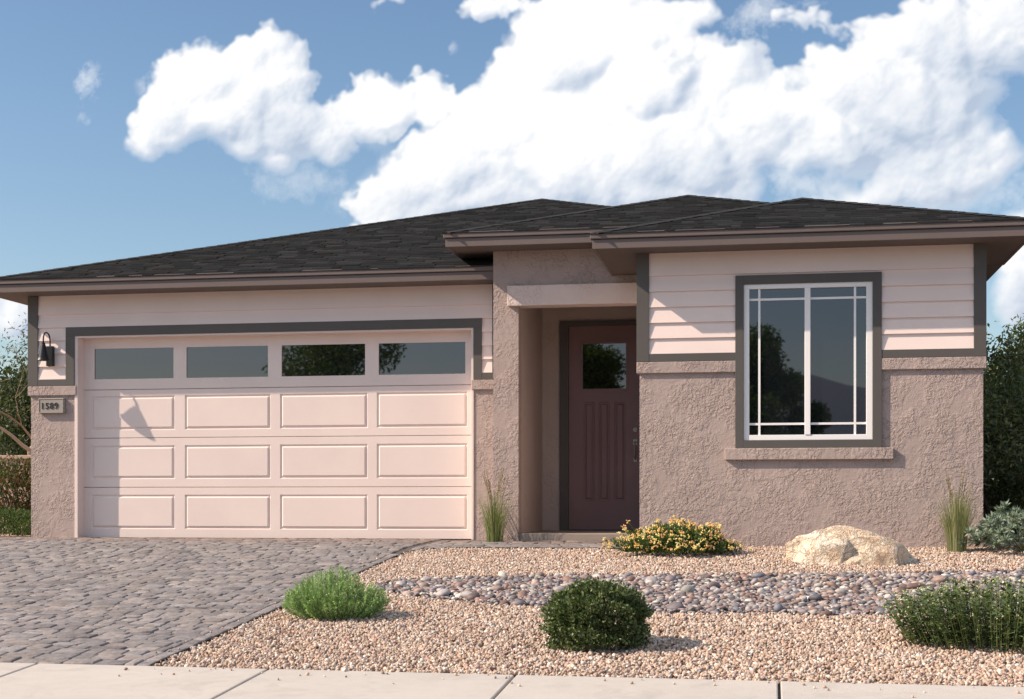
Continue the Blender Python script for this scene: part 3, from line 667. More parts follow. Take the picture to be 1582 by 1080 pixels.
# roofs
def roof(name,x0,x1,y0,yend,z0,hw,backhip,fx1=None,ends=None,label=None,yback_left=None,yback_right=None,soff=None,front_cut=None):
    p=.333; xm=(x0+x1)/2; rt=bpy.data.objects.new(name,None); COL.objects.link(rt); rt.location=(xm,y0,z0); rt.parent=house; rt.matrix_parent_inverse=house.matrix_basis.inverted()
    if label: rt['label']=label
    def rp(o): o.parent=rt; o.matrix_parent_inverse=rt.matrix_basis.inverted(); return o
    V=[];Fq=[];C=[]
    def slope(fn,ext):
        t=-.03; e=.14; cosp=1/math.sqrt(1+p*p); step=e*cosp
        while t<hw-.001:
            t1=min(t+step,hw); a0,a1=ext(t); b0,b1=ext(t1)
            if front_cut and fn(0,0,0)[1]==y0 and t<.12: a1=min(a1,front_cut); b1=min(b1,front_cut)
            if a1-a0<.05: break
            s=a0-random.uniform(0,.2)
            while s<a1:
                L=random.choice([.10,.14,.18,.24,.30]); s2=s+L
                q0=max(s,a0); q1=min(s2,a1); r0=min(max(s,b0),b1); r1=max(min(s2,b1),b0)
                s=s2
                if q1-q0<.004: continue
                h=random.choice([.004,.005,.012,.014]); k=len(V)
                V.extend([fn(q0,t,h),fn(q1,t,h),fn(r1,t1,.0015),fn(r0,t1,.0015),fn(q0,t,-.004),fn(q1,t,-.004)])
                Fq.append((k,k+1,k+2,k+3)); Fq.append((k+4,k+5,k+1,k))
                g=.85*random.choice([.013,.016,.018,.020,.025,.017,.030]); tint=random.choice([(.97,1.03,1.12),(1.0,1.0,1.05),(.90,1.02,1.15)])
                C.extend([[g*tint[0],g*tint[1],g*tint[2]]]*6)
            t=t1
    ye=yend
    slope(lambda s,t,h:(s,y0+t,z0+p*t+h),lambda t:(x0+t,x1-t))
    slope(lambda s,t,h:(x0+t,s,z0+p*t+h),lambda t:(y0+t,ye-(t if backhip else 0)))
    slope(lambda s,t,h:(x1-t,s,z0+p*t+h),lambda t:(y0+t,ye-(t if backhip else 0)))
    if backhip: slope(lambda s,t,h:(s,ye-t,z0+p*t+h),lambda t:(x0+t,x1-t))
    sh=rp(np_mesh('shingles',V,Fq,M_SHING,col=np.array(C)))
    b=MB(); zt=z0+p*hw-.003; yr0=y0+hw; yr1=ye-(hw if backhip else 0)
    A=(x0,y0,z0-.003);B=(x1,y0,z0-.003);P0=(xm,yr0,zt);P1=(xm,yr1,zt);Cc=(x1,ye,z0-.003);D=(x0,ye,z0-.003)
    b.poly([A,B,P0]); b.poly([B,Cc,P1,P0]); b.poly([D,A,P0,P1]); b.poly([Cc,D,P1]) if backhip else None
    rp(b.build('roof_deck',M_EDGE))
    # hip and ridge caps
    b=MB()
    def cap(a,c):
        a=Vector(a);c=Vector(c); L=(c-a).length; n=max(1,int(L/.16)); d=(c-a)/n; side=Vector((-d.y,d.x,0)).normalized()*.10
        drop=Vector((0,0,-.10*.333*.72))
        for i in range(n):
            s0=a+d*i+Vector((0,0,.017)); s1=a+d*(i+1.15)+Vector((0,0,.012))
            k=len(b.v); b.v+=[tuple(s0+side+drop),tuple(s0),tuple(s0-side+drop),tuple(s1+side+drop),tuple(s1),tuple(s1-side+drop)]
            b.f+=[(k,k+1,k+4,k+3),(k+1,k+2,k+5,k+4)]
            k=len(b.v); lo=Vector((0,0,-.012)); b.v+=[tuple(s0+side+drop),tuple(s0),tuple(s0-side+drop),tuple(s0-side+drop+lo),tuple(s0+lo),tuple(s0+side+drop+lo)]
            b.f+=[(k,k+1,k+4,k+5),(k+1,k+2,k+3,k+4)]
    cap(A,P0);cap(B,P0);cap(P0,P1)
    if backhip: cap(D,P1);cap(Cc,P1)
    rp(b.build('ridge_cap',M_CAP))
    # fascia, drip gutter, soffit
    fx1=fx1 if fx1 is not None else x1; yl=yback_left or ye; yr_=yback_right or ye
    zb=z0-.16; zm=z0-.064
    def runs(off_o,th,za,zc):
        b=MB(); b.box(x0-off_o,fx1+(off_o if fx1==x1 else 0),y0-off_o,y0-off_o+th,za,zc)
        b.box(x0-off_o,x0-off_o+th,y0-off_o+th,yl,za,zc)
        if fx1==x1: b.box(x1+off_o-th,x1+off_o,y0-off_o+th,yr_,za,zc)
        if backhip: b.box(x0-off_o+th,x1+off_o-th,ye-th,ye,za,zc)
        return b
    rp(runs(0,.03,zb,zm-.003).build('fascia',M_FASC,bevel=.002))
    rp(runs(.022,.09,zm+.003,z0+.002).build('gutter',M_FASC,bevel=.006))
    rp(runs(-.004,.06,zm-.006,zm+.005).build('gutter_shadow_strip',M_EDGE))  # black strip painting the shadow line between fascia and gutter
    b=MB()
    for bx in soff: b.box(*bx,zb+.004,zb+.02)
    rp(b.build('soffit',M_SOFF))
M_CAP=paint('cap_shingle',(.016,.017,.018),.9,.25,.002,80)
roof('roof',-9.61,2.53,16.58,33.0,3.192,6.07,True,fx1=-3.157,yback_left=32.97,soff=[(-9.58,2.5,16.61,32.9)],front_cut=-3.16,label='large dark shingle hip roof over the garage side')
roof('roof',-3.628,1.558,16.13,24.0,3.502,2.593,False,fx1=.5,yback_left=17.7,soff=[(-3.6,.5,16.16,19.0)],label='raised small hip roof over the entry')
roof('roof',-1.785,2.507,14.75,22.0,3.188,2.146,False,yback_left=16.549,yback_right=16.55,soff=[(-1.755,2.48,14.78,16.549)],label='low hip roof over the projecting front room')

# ------------------------------------------------------------------ sign and lamp
sg=thing('house_number_sign',(-8.872,16.97,1.655),'small beige rectangular plaque reading 1589 under the stucco band left of the garage','house number')
b=MB(); b.box(-9.042,-8.701,16.955,16.999,1.560,1.750); b.build('plaque',M_PLAQ,sg,bevel=.006)
b=MB(); 
for bx in ((-9.036,-8.707,1.737,1.744),(-9.036,-8.707,1.566,1.573),(-9.036,-9.029,1.573,1.737),(-8.714,-8.707,1.573,1.737)): b.box(bx[0],bx[1],16.949,16.956,bx[2],bx[3])
b.build('plaque_rim',M_PLAQ,sg,bevel=.002)
for i,ch in enumerate('1589'):
    cu=bpy.data.curves.new('num','FONT'); cu.body=ch; cu.size=.108; cu.extrude=.004; cu.offset=.0012; cu.align_x='CENTER'
    tmp=bpy.data.objects.new('t',cu); COL.objects.link(tmp); tmp.location=(-8.985+i*.062,16.952,1.617); tmp.rotation_euler=(R(90),0,0)
    bpy.context.view_layer.update(); dg=bpy.context.evaluated_depsgraph_get(); me=bpy.data.meshes.new_from_object(tmp.evaluated_get(dg)); me.transform(tmp.matrix_world); me.name='numeral'
    bpy.data.objects.remove(tmp); me.materials.clear(); link('numeral',me,M_NUM,sg)
lp=thing('wall_lamp',(-8.875,16.98,2.27),'black gooseneck barn lamp on the pale siding left of the garage door','wall lamp')
b=MB(); b.box(-8.925,-8.835,16.925,16.983,2.150,2.400); b.build('backplate',M_BLACK,lp,bevel=.006)
pts=[(-8.88,16.95,2.38)]
for k in range(0,13):
    a=math.pi*k/12; pts.append((-8.88,16.86+.085*math.cos(a),2.475+.085*math.sin(a)))
pts.append((-8.88,16.775,2.42))
b=MB(); b.tube(pts,.0095,10); b.build('arm',M_BLACK,lp,smooth=True)
b=MB(); b.lathe((-8.88,16.775,0),[(.0,2.432),(.020,2.430),(.024,2.40),(.030,2.39),(.066,2.235),(.078,2.205),(.074,2.205),(.062,2.235),(.026,2.38),(.0,2.385)],28); b.build('lamp_shade',M_BLACK,lp,smooth=False)
b=MB(); b.lathe((-8.88,16.775,0),[(.0,2.34),(.018,2.335),(.03,2.29),(.026,2.262),(.0,2.25)],16); b.build('bulb',M_WHITE,lp,smooth=True)

# ------------------------------------------------------------------ plants
def leaf_mesh(name,P,D,Nn,L,W,cols,parent,mat,fold=.25):
    """P base points, D directions, Nn approx normals, L,W sizes; each leaf = folded rhomb of two quads"""
    n=len(P); D=D/np.linalg.norm(D,axis=1)[:,None]; S=np.cross(D,Nn); ln=np.linalg.norm(S,axis=1)[:,None]; ln[ln<1e-5]=1; S/=ln; U=np.cross(S,D)
    L=L[:,None];W=W[:,None]
    b0=P; m0=P+D*L*.5-U*W*fold*.4; t=P+D*L; l=P+D*L*.45+S*W*.5; r=P+D*L*.45-S*W*.5
    V=np.stack([b0,l,t,r,m0],1).reshape(-1,3); o=(np.arange(n)*5)[:,None,None]
    Fc=np.array([[0,4,1],[4,2,1],[0,3,4],[3,2,4]])[None]+o
    return np_mesh(name,V,Fc.reshape(-1,3),mat,parent,np.repeat(cols,5,axis=0))
def unit(n):
    d=RNG.normal(size=(n,3)); return d/np.linalg.norm(d,axis=1)[:,None]
def pick(pal,n,lo=.75,hi=1.25):
    pal=np.array(pal); return pal[RNG.integers(0,len(pal),n)]*RNG.uniform(lo,hi,(n,1))
def lump(d,seed,amp=.12,f=4):
    r=np.random.default_rng(seed); out=np.zeros(len(d))
    for k in range(6):
        q=r.normal(size=3)*f; out+=np.sin(d@q+r.uniform(0,6))
    return 1+amp*out/2.2
def mound(t,n,c,rad,L,W,pal,seed,amp=.12,shell=(.70,1.0),mat=None,up=.4,name='foliage',f=4,flat=-.15,boxy=False,zmin=None):
    d=unit(n*2); d=d[d[:,2]>flat][:n]; n=len(d)
    rr=RNG.uniform(*shell,n)**.6*lump(d,seed,amp,f)
    P=np.array(c)+d*rr[:,None]*np.array(rad)
    if boxy:
        lowm=d[:,2]<0; wide=1/np.sqrt(np.maximum(.25,1-d[:,2]**2))*(1-.28*np.abs(d[:,2])**2)
        for ax in (0,1): P[:,ax]=np.where(lowm,c[ax]+(P[:,ax]-c[ax])*wide,P[:,ax])
    P[:,2]=np.maximum(P[:,2],(zmin if zmin is not None else c[2]-.02)+RNG.uniform(0,.02,n))
    D=d*.8+unit(n)*.8+np.array([0,0,up]); return leaf_mesh(name,P,D,unit(n)+d,RNG.uniform(.7,1.25,n)*L,RNG.uniform(.7,1.2,n)*W,pick(pal,n),t,mat or M_LEAF)
def stems(t,c,n,spread,h,mat,r=.004,name='stems'):
    b=MB()
    for _ in range(n):
        a=random.uniform(0,6.28); q=random.uniform(.3,1); e=(c[0]+math.cos(a)*spread[0]*q,c[1]+math.sin(a)*spread[1]*q,c[2]+h*random.uniform(.6,1))
        s=(c[0]+math.cos(a)*spread[0]*q*.25,c[1]+math.sin(a)*spread[1]*q*.25,c[2]-.03); m=((s[0]+e[0])/2,(s[1]+e[1])/2,c[2]+h*.55)
        b.tube([s,m,e],[r,r*.8,r*.4],5)
    return b.build(name,mat,t)
# 1 clipped round shrub
c=(-1.118,9.45,gravel_z(-1.1,9.45)); t=thing('shrub',c,'round dark green clipped shrub in the centre of the gravel, near the sidewalk','shrub')
mound(t,17000,(c[0],c[1],c[2]+.185),(.330,.32,.235),.026,.017,[(.105,.14,.055),(.075,.105,.042),(.17,.21,.085),(.05,.075,.033),(.13,.17,.07)],3,.10,(.55,1.0),M_LEAFM,.3,f=7,flat=-.8,boxy=True,zmin=c[2]+.01)
stems(t,c,30,(.2,.2),.3,M_BARKD)
# 2 bright feathery shrub
def feathery(t,c,n,rx,ry,h,pal,lw,per=26,up=1.0,tips=None,seedpal=None):
    P=[];D=[];Cc=[]; b=MB(); T_=[]
    for i in range(n):
        a=random.uniform(0,6.28); q=math.sqrt(random.random()); ex,ey=math.cos(a)*q*rx,math.sin(a)*q*ry
        hh=h*(1-.62*q**2.2)*random.uniform(.72,1.12); s=Vector((c[0]+ex*.55,c[1]+ey*.55,c[2]-.01)); e=Vector((c[0]+ex,c[1]+ey,c[2]+hh)); m=(s+e)/2+Vector((ex*.12,ey*.12,0))
        if i%3==0: b.tube([s,m,e],[.0022,.0018,.001],4,False)
        base=np.array(random.choice(pal))*random.uniform(.75,1.3)
        for k in range(per):
            f=random.random()**.7; pt=(s.lerp(m,f*2) if f<.5 else m.lerp(e,f*2-1)); d=(e-s).normalized()
            P.append(pt); r=Vector(unit(1)[0]); D.append(r*.75+d*up); Cc.append(base*(random.uniform(.8,1.2)))
        T_.append(e)
    b.build('stems',M_GSTEM,t)
    P=np.array([list(p) for p in P]);D=np.array([list(d) for d in D]); k=len(P)
    leaf_mesh('foliage',P,D,unit(k),RNG.uniform(.7,1.3,k)*lw[0],RNG.uniform(.7,1.3,k)*lw[1],np.array(Cc),t,M_LEAF); return T_
M_GSTEM=paint('green_stem',(.14,.17,.06),.7,.2,0)
c=(-3.20,10.5,gravel_z(-3.20,10.5)); t=thing('shrub',c,'bright green feathery shrub at the bend between driveway and river rocks','shrub')
T_=feathery(t,c,560,.41,.32,.345,[(.27,.40,.18),(.22,.33,.15),(.36,.48,.25),(.15,.24,.11)],(.030,.0052),34)
pos=np.array([list(x) for x in random.sample(T_,110)])+RNG.normal(0,.01,(110,3)); v0,f0=ico(1)
scatter('flowers',[v0],f0,pos,np.full((110,3),.0052),rot_mats(110),pick([(.55,.6,.4),(.6,.6,.5)],110),M_PETAL,t)['kind']='stuff'
# 3 leafy shrub at right with small pale flowers
c=(1.45,9.78,gravel_z(1.5,9.78)); t=thing('shrub',c,'wide dark leafy shrub with tiny pale flowers at the right front corner of the gravel','shrub')
P=[];D=[];Cc=[];tops=[]; b=MB()
for i in range(520):
    a=random.uniform(0,6.28); q=math.sqrt(random.random()); ex,ey=math.cos(a)*q*.72,math.sin(a)*q*.46; hh=(.40-.16*q**3)*random.uniform(.8,1.14)
    s=Vector((c[0]+ex*.8,c[1]+ey*.8,c[2]-.01)); e=Vector((c[0]+ex*1.03,c[1]+ey*1.03,c[2]+hh)); b.tube([s,e],[.003,.0015],4,False); tops.append(e)
    for k in range(15):
        f=random.uniform(.12,1); pt=s.lerp(e,f); th=k*2.4; P.append(list(pt)); D.append([math.cos(th),math.sin(th),random.uniform(-.1,.7)])
        Cc.append(np.array(random.choice([(.095,.15,.055),(.075,.12,.045),(.14,.20,.08),(.055,.09,.035)]))*random.uniform(.8,1.25))
b.build('stems',M_GSTEM,t); k=len(P); leaf_mesh('foliage',np.array(P),np.array(D),unit(k)*.3+np.array([0,0,1]),RNG.uniform(.7,1.3,k)*.042,RNG.uniform(.7,1.2,k)*.024,np.array(Cc),t,M_LEAFM)
n=420; pos=np.array([list(random.choice(tops)) for _ in range(n)])+RNG.normal(0,.016,(n,3))*np.array([1,1,.6]); scatter('flowers',[v0],f0,pos,RNG.uniform(.004,.008,(n,1))*np.ones((1,3)),rot_mats(n),pick([(.50,.52,.30),(.62,.60,.45),(.40,.46,.22)],n),M_PETAL,t)['kind']='stuff'
# 4 yellow flowering shrub
c=(-.93,14.55,gravel_z(-.93,14.55)+.0); t=thing('flowering_shrub',c,'low green shrub covered in yellow orange blossom in front of the tan wall','flowering shrub')
mound(t,9000,(c[0],c[1],c[2]+.03),(.55,.30,.255),.034,.017,[(.09,.14,.045),(.07,.12,.04),(.13,.18,.07),(.05,.09,.03)],8,.16,(.45,1.0),M_LEAF,.5,f=6,flat=-.05)
stems(t,c,60,(.45,.25),.24,M_GSTEM,.003)
fp=[]
d=unit(1200); d=d[d[:,2]>.08][:420]; rr=lump(d,8,.16,6)*RNG.uniform(.93,1.13,len(d)); fp=np.array([c[0],c[1],c[2]+.03])+d*rr[:,None]*np.array([.55,.30,.265])
ex=np.array([[-1.45,14.5,.27],[-1.42,14.5,.24],[-1.33,14.45,.19],[-1.40,14.5,.33],[-1.48,14.5,.20],[-1.38,14.4,.15],[-.62,14.6,.30],[-.98,14.6,.31],[-1.60,14.5,.05]])
ex[:,2]+=c[2]; fp=np.vstack([fp,ex]); allp=np.repeat(fp,7,axis=0)+RNG.normal(0,.009,(len(fp)*7,3)); n=len(allp)
base=np.array([(.86,.70,.33),(.86,.63,.30),(.88,.77,.50),(.82,.55,.30)])[RNG.integers(0,4,len(fp))]
scatter('blossoms',[v0*np.array([1,1,.6])],f0,allp,RNG.uniform(.0065,.0105,(n,1))*np.ones((1,3)),rot_mats(n),np.repeat(base,7,axis=0)*RNG.uniform(.85,1.15,(n,1)),M_PETAL,t)['kind']='stuff'
b=MB()
for e in ex: b.tube([(c[0]+(e[0]-c[0])*.6,c[1],c[2]+.05),tuple(e)],[.003,.002],5)
b.build('stems',M_GSTEM,t)['kind']='stuff'
# 5 ornamental grasses
def grass(t,c,n,h,sp,pal,lean=.28,heads=5,hh=None):
    V=[];Fc=[];Cc=[]
    for i in range(n):
        a=random.uniform(0,6.28); q=random.random()**.7*sp; bx,by=c[0]+math.cos(a)*q*.6,c[1]+math.sin(a)*q*.6; L=h*random.uniform(.55,1.05); ln=random.gauss(0,lean)*.5+q*1.6; wd=random.uniform(.002,.0036)
        col=np.array(random.choice(pal))*random.uniform(.8,1.2); px,py=-math.sin(a),math.cos(a)
        if random.random()<.5: px,py=1,0
        k=len(V)
        for j in range(7):
            f=j/6; r=ln*L*f*f; z=L*(f-.12*f*f*abs(ln)*2); ww=wd*(1-f**2)+.0003
            x,y=bx+math.cos(a)*r,by+math.sin(a)*r; V+= [(x-px*ww,y-py*ww,c[2]+z),(x+px*ww,y+py*ww,c[2]+z)]; Cc+=[col,col]
            if j: Fc.append((k+2*j-2,k+2*j-1,k+2*j+1,k+2*j))
    np_mesh('blades',V,Fc,M_LEAF,t,np.array(Cc))
    b=MB(); P=[];D=[]
    for i in range(heads):
        a=math.pi*(i%2)+random.uniform(-.6,.6); ln=random.uniform(.06,.26)*h; H_=(hh or h)*random.uniform(.85,1.08); pts=[]
        for j in range(7):
            f=j/6; pts.append((c[0]+math.cos(a)*(ln*f**1.8+.01),c[1]+math.sin(a)*ln*f**1.8,c[2]+H_*f))
        b.tube(pts,[.0016]*7,4,False)
        for k in range(70):
            f=random.uniform(.68,1)*6; j=min(5,int(f)); p=Vector(pts[j]).lerp(Vector(pts[j+1]),f-j); P.append(list(p)); r=unit(1)[0]*.6; D.append([r[0]+.1,r[1],r[2]+1.1])
    b.build('stalks',M_STRAW,t); k=len(P)
    leaf_mesh('seed_heads',np.array(P),np.array(D),unit(k),RNG.uniform(.012,.024,k),RNG.uniform(.003,.006,k),pick([(.26,.20,.10),(.36,.28,.16),(.2,.15,.09)],k),t,M_LEAF)
M_STRAW=paint('straw',(.30,.26,.13),.8,.2,0)
t=thing('ornamental_grass',(-3.13,16.42,-.01),'thin tuft of tall grass growing at the foot of the entry pillar','ornamental grass')
grass(t,(-3.105,16.36,-.012),230,.60,.17,[(.22,.25,.10),(.17,.21,.08),(.28,.29,.14),(.13,.17,.06)],.26,12,.78)
t=thing('ornamental_grass',(1.84,14.8,0),'tall pale tuft of grass beside the right end of the bay wall','ornamental grass')
grass(t,(1.80,14.82,gravel_z(1.8,14.82)),330,.62,.16,[(.27,.28,.13),(.22,.24,.11),(.33,.33,.18),(.17,.2,.08)],.16,9,.80)
# 6 silvery rosette shrub right
c=(2.55,14.8,gravel_z(2.4,14.8)); t=thing('silver_shrub',c,'grey green shrub of pointed rosettes right of the tall grass','shrub')
P=[];D=[];Cc=[]
d=unit(900); d=d[d[:,2]>-.05][:300]; ctr=np.array([c[0],c[1],c[2]+.08])+d*lump(d,5,.12,5)[:,None]*np.array([.62,.42,.34])*RNG.uniform(.72,1.02,(len(d),1))
for p_,dd in zip(ctr,d):
    ax=Vector((dd+np.array([0,0,.7]))).normalized(); tone=random.uniform(.75,1.2)
    for k in range(26):
        r=Vector(unit(1)[0]); r=(r-ax*r.dot(ax)).normalized(); el=random.uniform(.05,1.3); P.append(list(p_)); D.append(list(r*math.cos(el)+ax*math.sin(el))); Cc.append(np.array(random.choice([(.24,.30,.24),(.30,.36,.30),(.17,.23,.17),(.36,.42,.36)]))*tone)
k=len(P); leaf_mesh('foliage',np.array(P),np.array(D),unit(k),RNG.uniform(.05,.09,k),RNG.uniform(.013,.020,k),np.array(Cc),t,M_LEAFM)
stems(t,c,50,(.5,.35),.3,M_GSTEM)
# 7 left hedge and russet shrub
c=(-9.95,17.75,0); t=thing('hedge',c,'low dense green hedge beside the left corner of the house','hedge')
mound(t,11000,(c[0],c[1],.02),(.88,.55,.34),.03,.018,[(.07,.11,.045),(.10,.14,.06),(.05,.075,.033)],15,.08,(.6,1.0),M_LEAF,.8,f=6,flat=-.05)
c=(-10.7,19.6,0); t=thing('shrub',c,'taller russet tipped shrub behind the low green hedge at far left','shrub')
mound(t,16000,(c[0],c[1],.35),(1.25,.7,.68),.05,.028,[(.055,.085,.03),(.04,.065,.025),(.14,.085,.05),(.20,.10,.07),(.07,.10,.035)],16,.14,(.55,1.0),M_LEAF,.4,f=6,flat=-.6)
stems(t,c,40,(.8,.5),.9,M_BARKD,.01)
# tan garden wall and dark rock slope behind
b=MB(); b.box(-24,-9.3,21.4,21.6,-.3,1.13); b.box(-24,-9.3,21.36,21.64,1.13,1.19); o=tag(b.build('garden_wall',M_WALLT,bevel=.01),'low tan garden wall behind the russet shrub at far left','wall')
def grow(b,p,d,L,r,depth,ends,spread=.5,n=(2,3),droop=0,seg=4,minr=.004):
    pts=[Vector(p)]; rad=[r]; dd=Vector(d).normalized()
    for k in range(seg):
        dd=(dd+Vector(unit(1)[0])*.16+Vector((0,0,-droop))).normalized(); pts.append(pts[-1]+dd*L/seg); rad.append(max(minr,r*(1-.45*(k+1)/seg)))
        if depth<=2: ends.append(pts[-1].copy())
    b.tube(pts,rad,7 if r>.03 else 5,False)
    if depth>0:
        for _ in range(random.randint(*n)):
            nd=(dd+Vector(unit(1)[0])*spread*1.6+Vector((0,0,.15))).normalized(); grow(b,pts[-1],nd,L*random.uniform(.6,.85),rad[-1]*.75,depth-1,ends,spread,n,droop,seg,minr)
def tree(name,base,label,h,r,bark,pal,leaf,per,rad,depth=4,lean=(0,0),spread=.55,group=None,multi=1,L0=.33,mat=None,squash=.8):
    t=thing(name,base,label,'tree',group); b=MB(); ends=[]
    for k in range(multi):
        a=k*2.1+.5; grow(b,(base[0]+.05*math.cos(a),base[1]+.05*math.sin(a),base[2]-.1),(lean[0]+(.35*math.cos(a) if multi>1 else 0),lean[1]+(.35*math.sin(a) if multi>1 else 0),1),h*L0,r,depth,ends,spread)
    b.build('trunk',bark,t,smooth=True)
    E=np.array([list(e) for e in ends]); n=len(E)*per
    P=np.repeat(E,per,axis=0)+unit(n)*(RNG.uniform(0,1,(n,1))**.5*rad)*np.array([1,1,squash])
    base_t=np.repeat(RNG.uniform(.7,1.25,(len(E),1)),per,axis=0)
    leaf_mesh('crown',P,unit(n)+np.array([0,0,-.2]),unit(n),RNG.uniform(.7,1.3,n)*leaf[0],RNG.uniform(.7,1.3,n)*leaf[1],pick(pal,n)*base_t,t,mat or M_LEAF)
    return t
OL=[(.075,.085,.045),(.055,.065,.035),(.10,.11,.06),(.12,.12,.075)]
tree('tree',(-11.75,23.4,0),'olive tree with pale branching trunk behind the tan garden wall',4.6,.07,M_BARKL,OL,(.07,.02),20,.34,4,(.05,0),.6,multi=2,L0=.30)
tree('tree',(-14.6,27.0,0),'grey green airy tree rising to the eave at far left',5.3,.10,M_BARKL,OL,(.09,.022),9,.5,5,(.12,0),.55,L0=.30)
tree('tree',(-17.5,33.0,0),'dense dark tree behind the others at far left',5.5,.16,M_BARK,[(.035,.055,.022),(.05,.07,.03),(.025,.04,.02)],(.14,.06),44,.75,4,(.1,0),.6,multi=2,L0=.26)
# rock slope: bluish grey wall behind left trees
b=MB(); b.box(-60,-11,41,41.6,-.3,3.6); o=b.build('block_wall',M_BLUEW if 'M_BLUEW' in globals() else conc('slate_block',(.09,.115,.15))); tag(o,'blue grey boundary wall seen between the left tree trunks','wall')
# right side tree, bushes, boulder
DG=[(.15,.18,.095),(.18,.21,.11),(.10,.13,.07),(.24,.26,.14),(.14,.18,.11)]
tree('tree',(2.78,18.3,0),'dark green tree with crooked dark trunk right of the house',2.9,.04,M_BARKD,DG,(.075,.026),46,.36,4,(.12,0),.75,multi=2,L0=.30,mat=M_LEAF)
tree('tree',(3.9,20.8,0),'taller dark tree behind the crooked one at the right edge',4.3,.08,M_BARKD,DG,(.085,.03),46,.42,4,(-.05,0),.7,multi=2,L0=.27)
c=(3.42,17.4,0); t=thing('shrub',c,'dark bushy shrub with reddish leaves under the right tree','shrub')
mound(t,9000,(c[0],c[1],.40),(.62,.45,.55),.05,.028,[(.045,.08,.028),(.03,.055,.02),(.12,.06,.04),(.06,.1,.035)],26,.16,(.5,1.0),M_LEAF,.3,f=6,flat=-.7)
stems(t,c,20,(.4,.3),.7,M_BARKD,.008)
def boulder(name,c,rad,seed,label,cols,sub=6,lobes=((( 0,0,0),(1,1,1),30),)):
    r=np.random.default_rng(seed); v,f=ico(sub); d=v/np.linalg.norm(v,axis=1)[:,None]; dist=np.zeros(len(d))
    for o_,sz,nf in lobes:
        o_=np.array(o_); pl=r.normal(size=(nf,3)); pl/=np.linalg.norm(pl,axis=1)[:,None]
        h=np.linalg.norm(pl*np.array(sz),axis=1)*r.uniform(.80,1.0,nf)+pl@o_; c_=d@pl.T
        q_=np.where(c_>.03,np.maximum(h,.15)/np.maximum(c_,.03),9); dist=np.maximum(dist,np.minimum(q_.min(axis=1),1.6))
    v=d*dist[:,None]*np.array(rad); v[:,2]=np.where(v[:,2]>0,rad[2]*.92*np.tanh(v[:,2]/(rad[2]*.92)),v[:,2])
    rot=0
    for k in range(5):
        q=r.normal(size=3)*(9+7*k); v+=d*(np.sin(v@q+r.uniform(0,6))*.018/(1+k*.5))[:,None]*max(rad)
    cr,sr=math.cos(rot),math.sin(rot); v=v@np.array([[cr,sr,0],[-sr,cr,0],[0,0,1]]); v+=np.array(c)
    m,nt,p,o=new_mat(name+'_stone'); g=obj_coord(nt); a=ramp(nt,noise(nt,g,3.2,6,.62,.8),[(.28,cols[0]),(.45,cols[1]),(.6,cols[2]),(.75,cols[3])])
    nt.links.new(a,p.inputs['Base Color']); p.inputs['Roughness'].default_value=.85; p.inputs['Specular IOR Level'].default_value=.2
    p.inputs['Roughness'].default_value=.9; h=math_n(nt,'ADD',math_n(nt,'ADD',noise(nt,g,9,7,.65,.4),math_n(nt,'MULTIPLY',ramp(nt,noise(nt,g,4.2,5,.7,1.6),[(.46,1),(.50,0),(.54,1)]),.22)),math_n(nt,'MULTIPLY',noise(nt,g,50,4,.6),.25)); nt.links.new(bump(nt,h,.05),p.inputs['Normal'])
    ob=np_mesh(name,v,f,m,smooth=False); return tag(ob,label,'boulder')
boulder('boulder',(.75,14.15,gravel_z(.7,14.15)+.03),(.56,.36,.44),17,'cream and tan boulder on the gravel below the window',[(.55,.34,.20),(.72,.56,.41),(.78,.69,.57),(.80,.75,.66)],
  lobes=(((-.10,.05,.04),(.74,.8,.96),26),((.46,-.16,-.12),(.58,.7,.74),22),((-.40,-.10,-.15),(.62,.7,.84),36)))
boulder('boulder',(2.95,20.2,.2),(.75,.5,.75),9,'shaded tan boulder behind the crooked trunk right of the house',[(.30,.2,.13),(.40,.31,.22),(.45,.36,.28),(.5,.42,.34)],5)
c=(7.2,25.5,0); t=thing('hedge',c,'tall dense dark hedge behind the right hand trees','hedge')
n=30000; P=np.stack([RNG.uniform(3.6,11,n),c[1]+RNG.uniform(-.9,.9,n),RNG.uniform(0,1,n)**.8*2.5],1); P[:,2]*=1+.10*np.sin(P[:,0]*2.1)+.06*np.sin(P[:,0]*5.3)
leaf_mesh('foliage',P,unit(n),unit(n),RNG.uniform(.10,.18,n),RNG.uniform(.05,.09,n),pick(DG,n),t,M_LEAF)
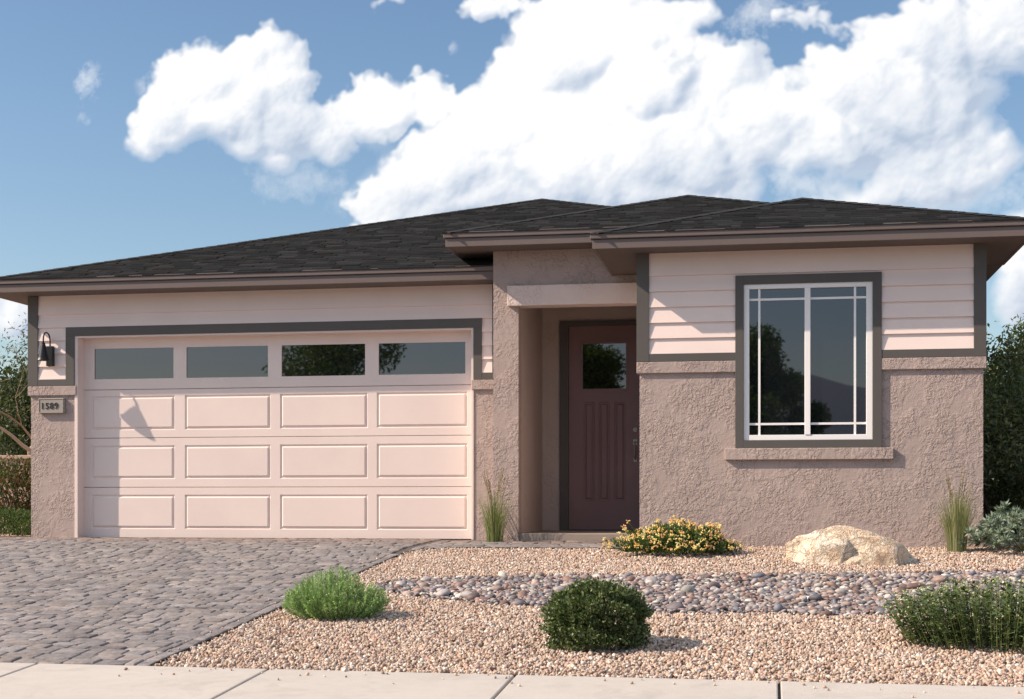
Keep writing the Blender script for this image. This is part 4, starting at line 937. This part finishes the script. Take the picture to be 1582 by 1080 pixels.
# across the street: seen only in the window panes
RG=[(.10,.16,.04),(.14,.20,.05),(.07,.11,.03)]
def street_tree(x,y,h,rx,ztop,label,n=9,seed=1):
    t=thing('street_tree',(x,y,-.8),label,'tree','trees across the street'); b=MB(); r=random.Random(seed)
    b.tube([(x,y,-.9),(x+.1,y,1.2),(x,y,ztop*.5)],[.22,.16,.09],9,False); P=[]
    for k in range(n):
        a=r.uniform(0,6.28); q=r.random()**.6; z=r.uniform(.28,.86); e=Vector((x+math.cos(a)*rx*q*.75,y+math.sin(a)*rx*q*.75,ztop*z)); b.tube([(x,y,ztop*.3),tuple((Vector((x,y,ztop*.45))+e)/2),tuple(e)],[.07,.05,.02],5,False); P.append((e,r.uniform(.28,.5)*rx))
    b.build('trunk',M_BARK,t); C_=[];Rr=[]
    for e,s in P+[(Vector((x,y,ztop*.8)),.42*rx)]: C_.append(list(e));Rr.append(s)
    C_=np.array(C_);Rr=np.array(Rr); m=1100; Q=np.repeat(C_,m,axis=0); rr=np.repeat(Rr,m); d=unit(len(Q)); Q=Q+d*(rr*RNG.uniform(.2,1.15,len(Q))**.6)[:,None]
    leaf_mesh('crown',Q,unit(len(Q)),unit(len(Q)),RNG.uniform(.14,.26,len(Q)),RNG.uniform(.08,.14,len(Q)),pick(RG,len(Q)),t,M_LEAF)
street_tree(-.35,-30,8,2.2,7.8,'tree across the street reflected in the left half of the front window',14,3)
street_tree(1.3,-31,5,1.8,4.6,'small tree across the street reflected low in the front window',9,8)
street_tree(-19.8,-30,9,3.7,9.4,'broad tree across the street reflected in the third garage door pane',18,5)
street_tree(-8.4,-30,8,2.1,8.9,'slim tree across the street reflected in the front door pane',13,6)
b=np.array([0]); 
t=thing('street_hedge',(0,-34,-.8),'long dark hedge across the street reflected at the bottom of the panes','hedge'); n=16000
P=np.stack([RNG.uniform(-34,14,n),-34+RNG.uniform(-.8,.8,n),-.8+RNG.uniform(0,1,n)**.8*3.3+np.sin(RNG.uniform(0,6,n))*.2],1)
leaf_mesh('foliage',P,unit(n),unit(n),RNG.uniform(.25,.45,n),RNG.uniform(.16,.3,n),pick([(.035,.06,.018),(.05,.075,.022),(.025,.04,.014)],n),t,M_LEAF)
V=[];Fc=[]; nx=90
for i in range(nx):
    x=-900+i*20; hgt=52+(13 if x<-150 else 12*max(0,(100-x))/250 if x<100 else 0)+6*math.sin(i*.31)+5*math.sin(i*.83+1)+2*math.sin(i*2.1)
    V+=[(x,-620,-2),(x,-690,hgt*.55),(x,-760,hgt),(x,-980,-2)]
    if i:
        k=4*i
        for j in range(3): Fc.append((k-4+j,k+j,k+j+1,k-4+j+1))
m=conc('hill_haze',(.15,.185,.24)); tag(np_mesh('hills',V,Fc,m,smooth=True),kind='structure')  # distance haze painted into the blue grey hill colour
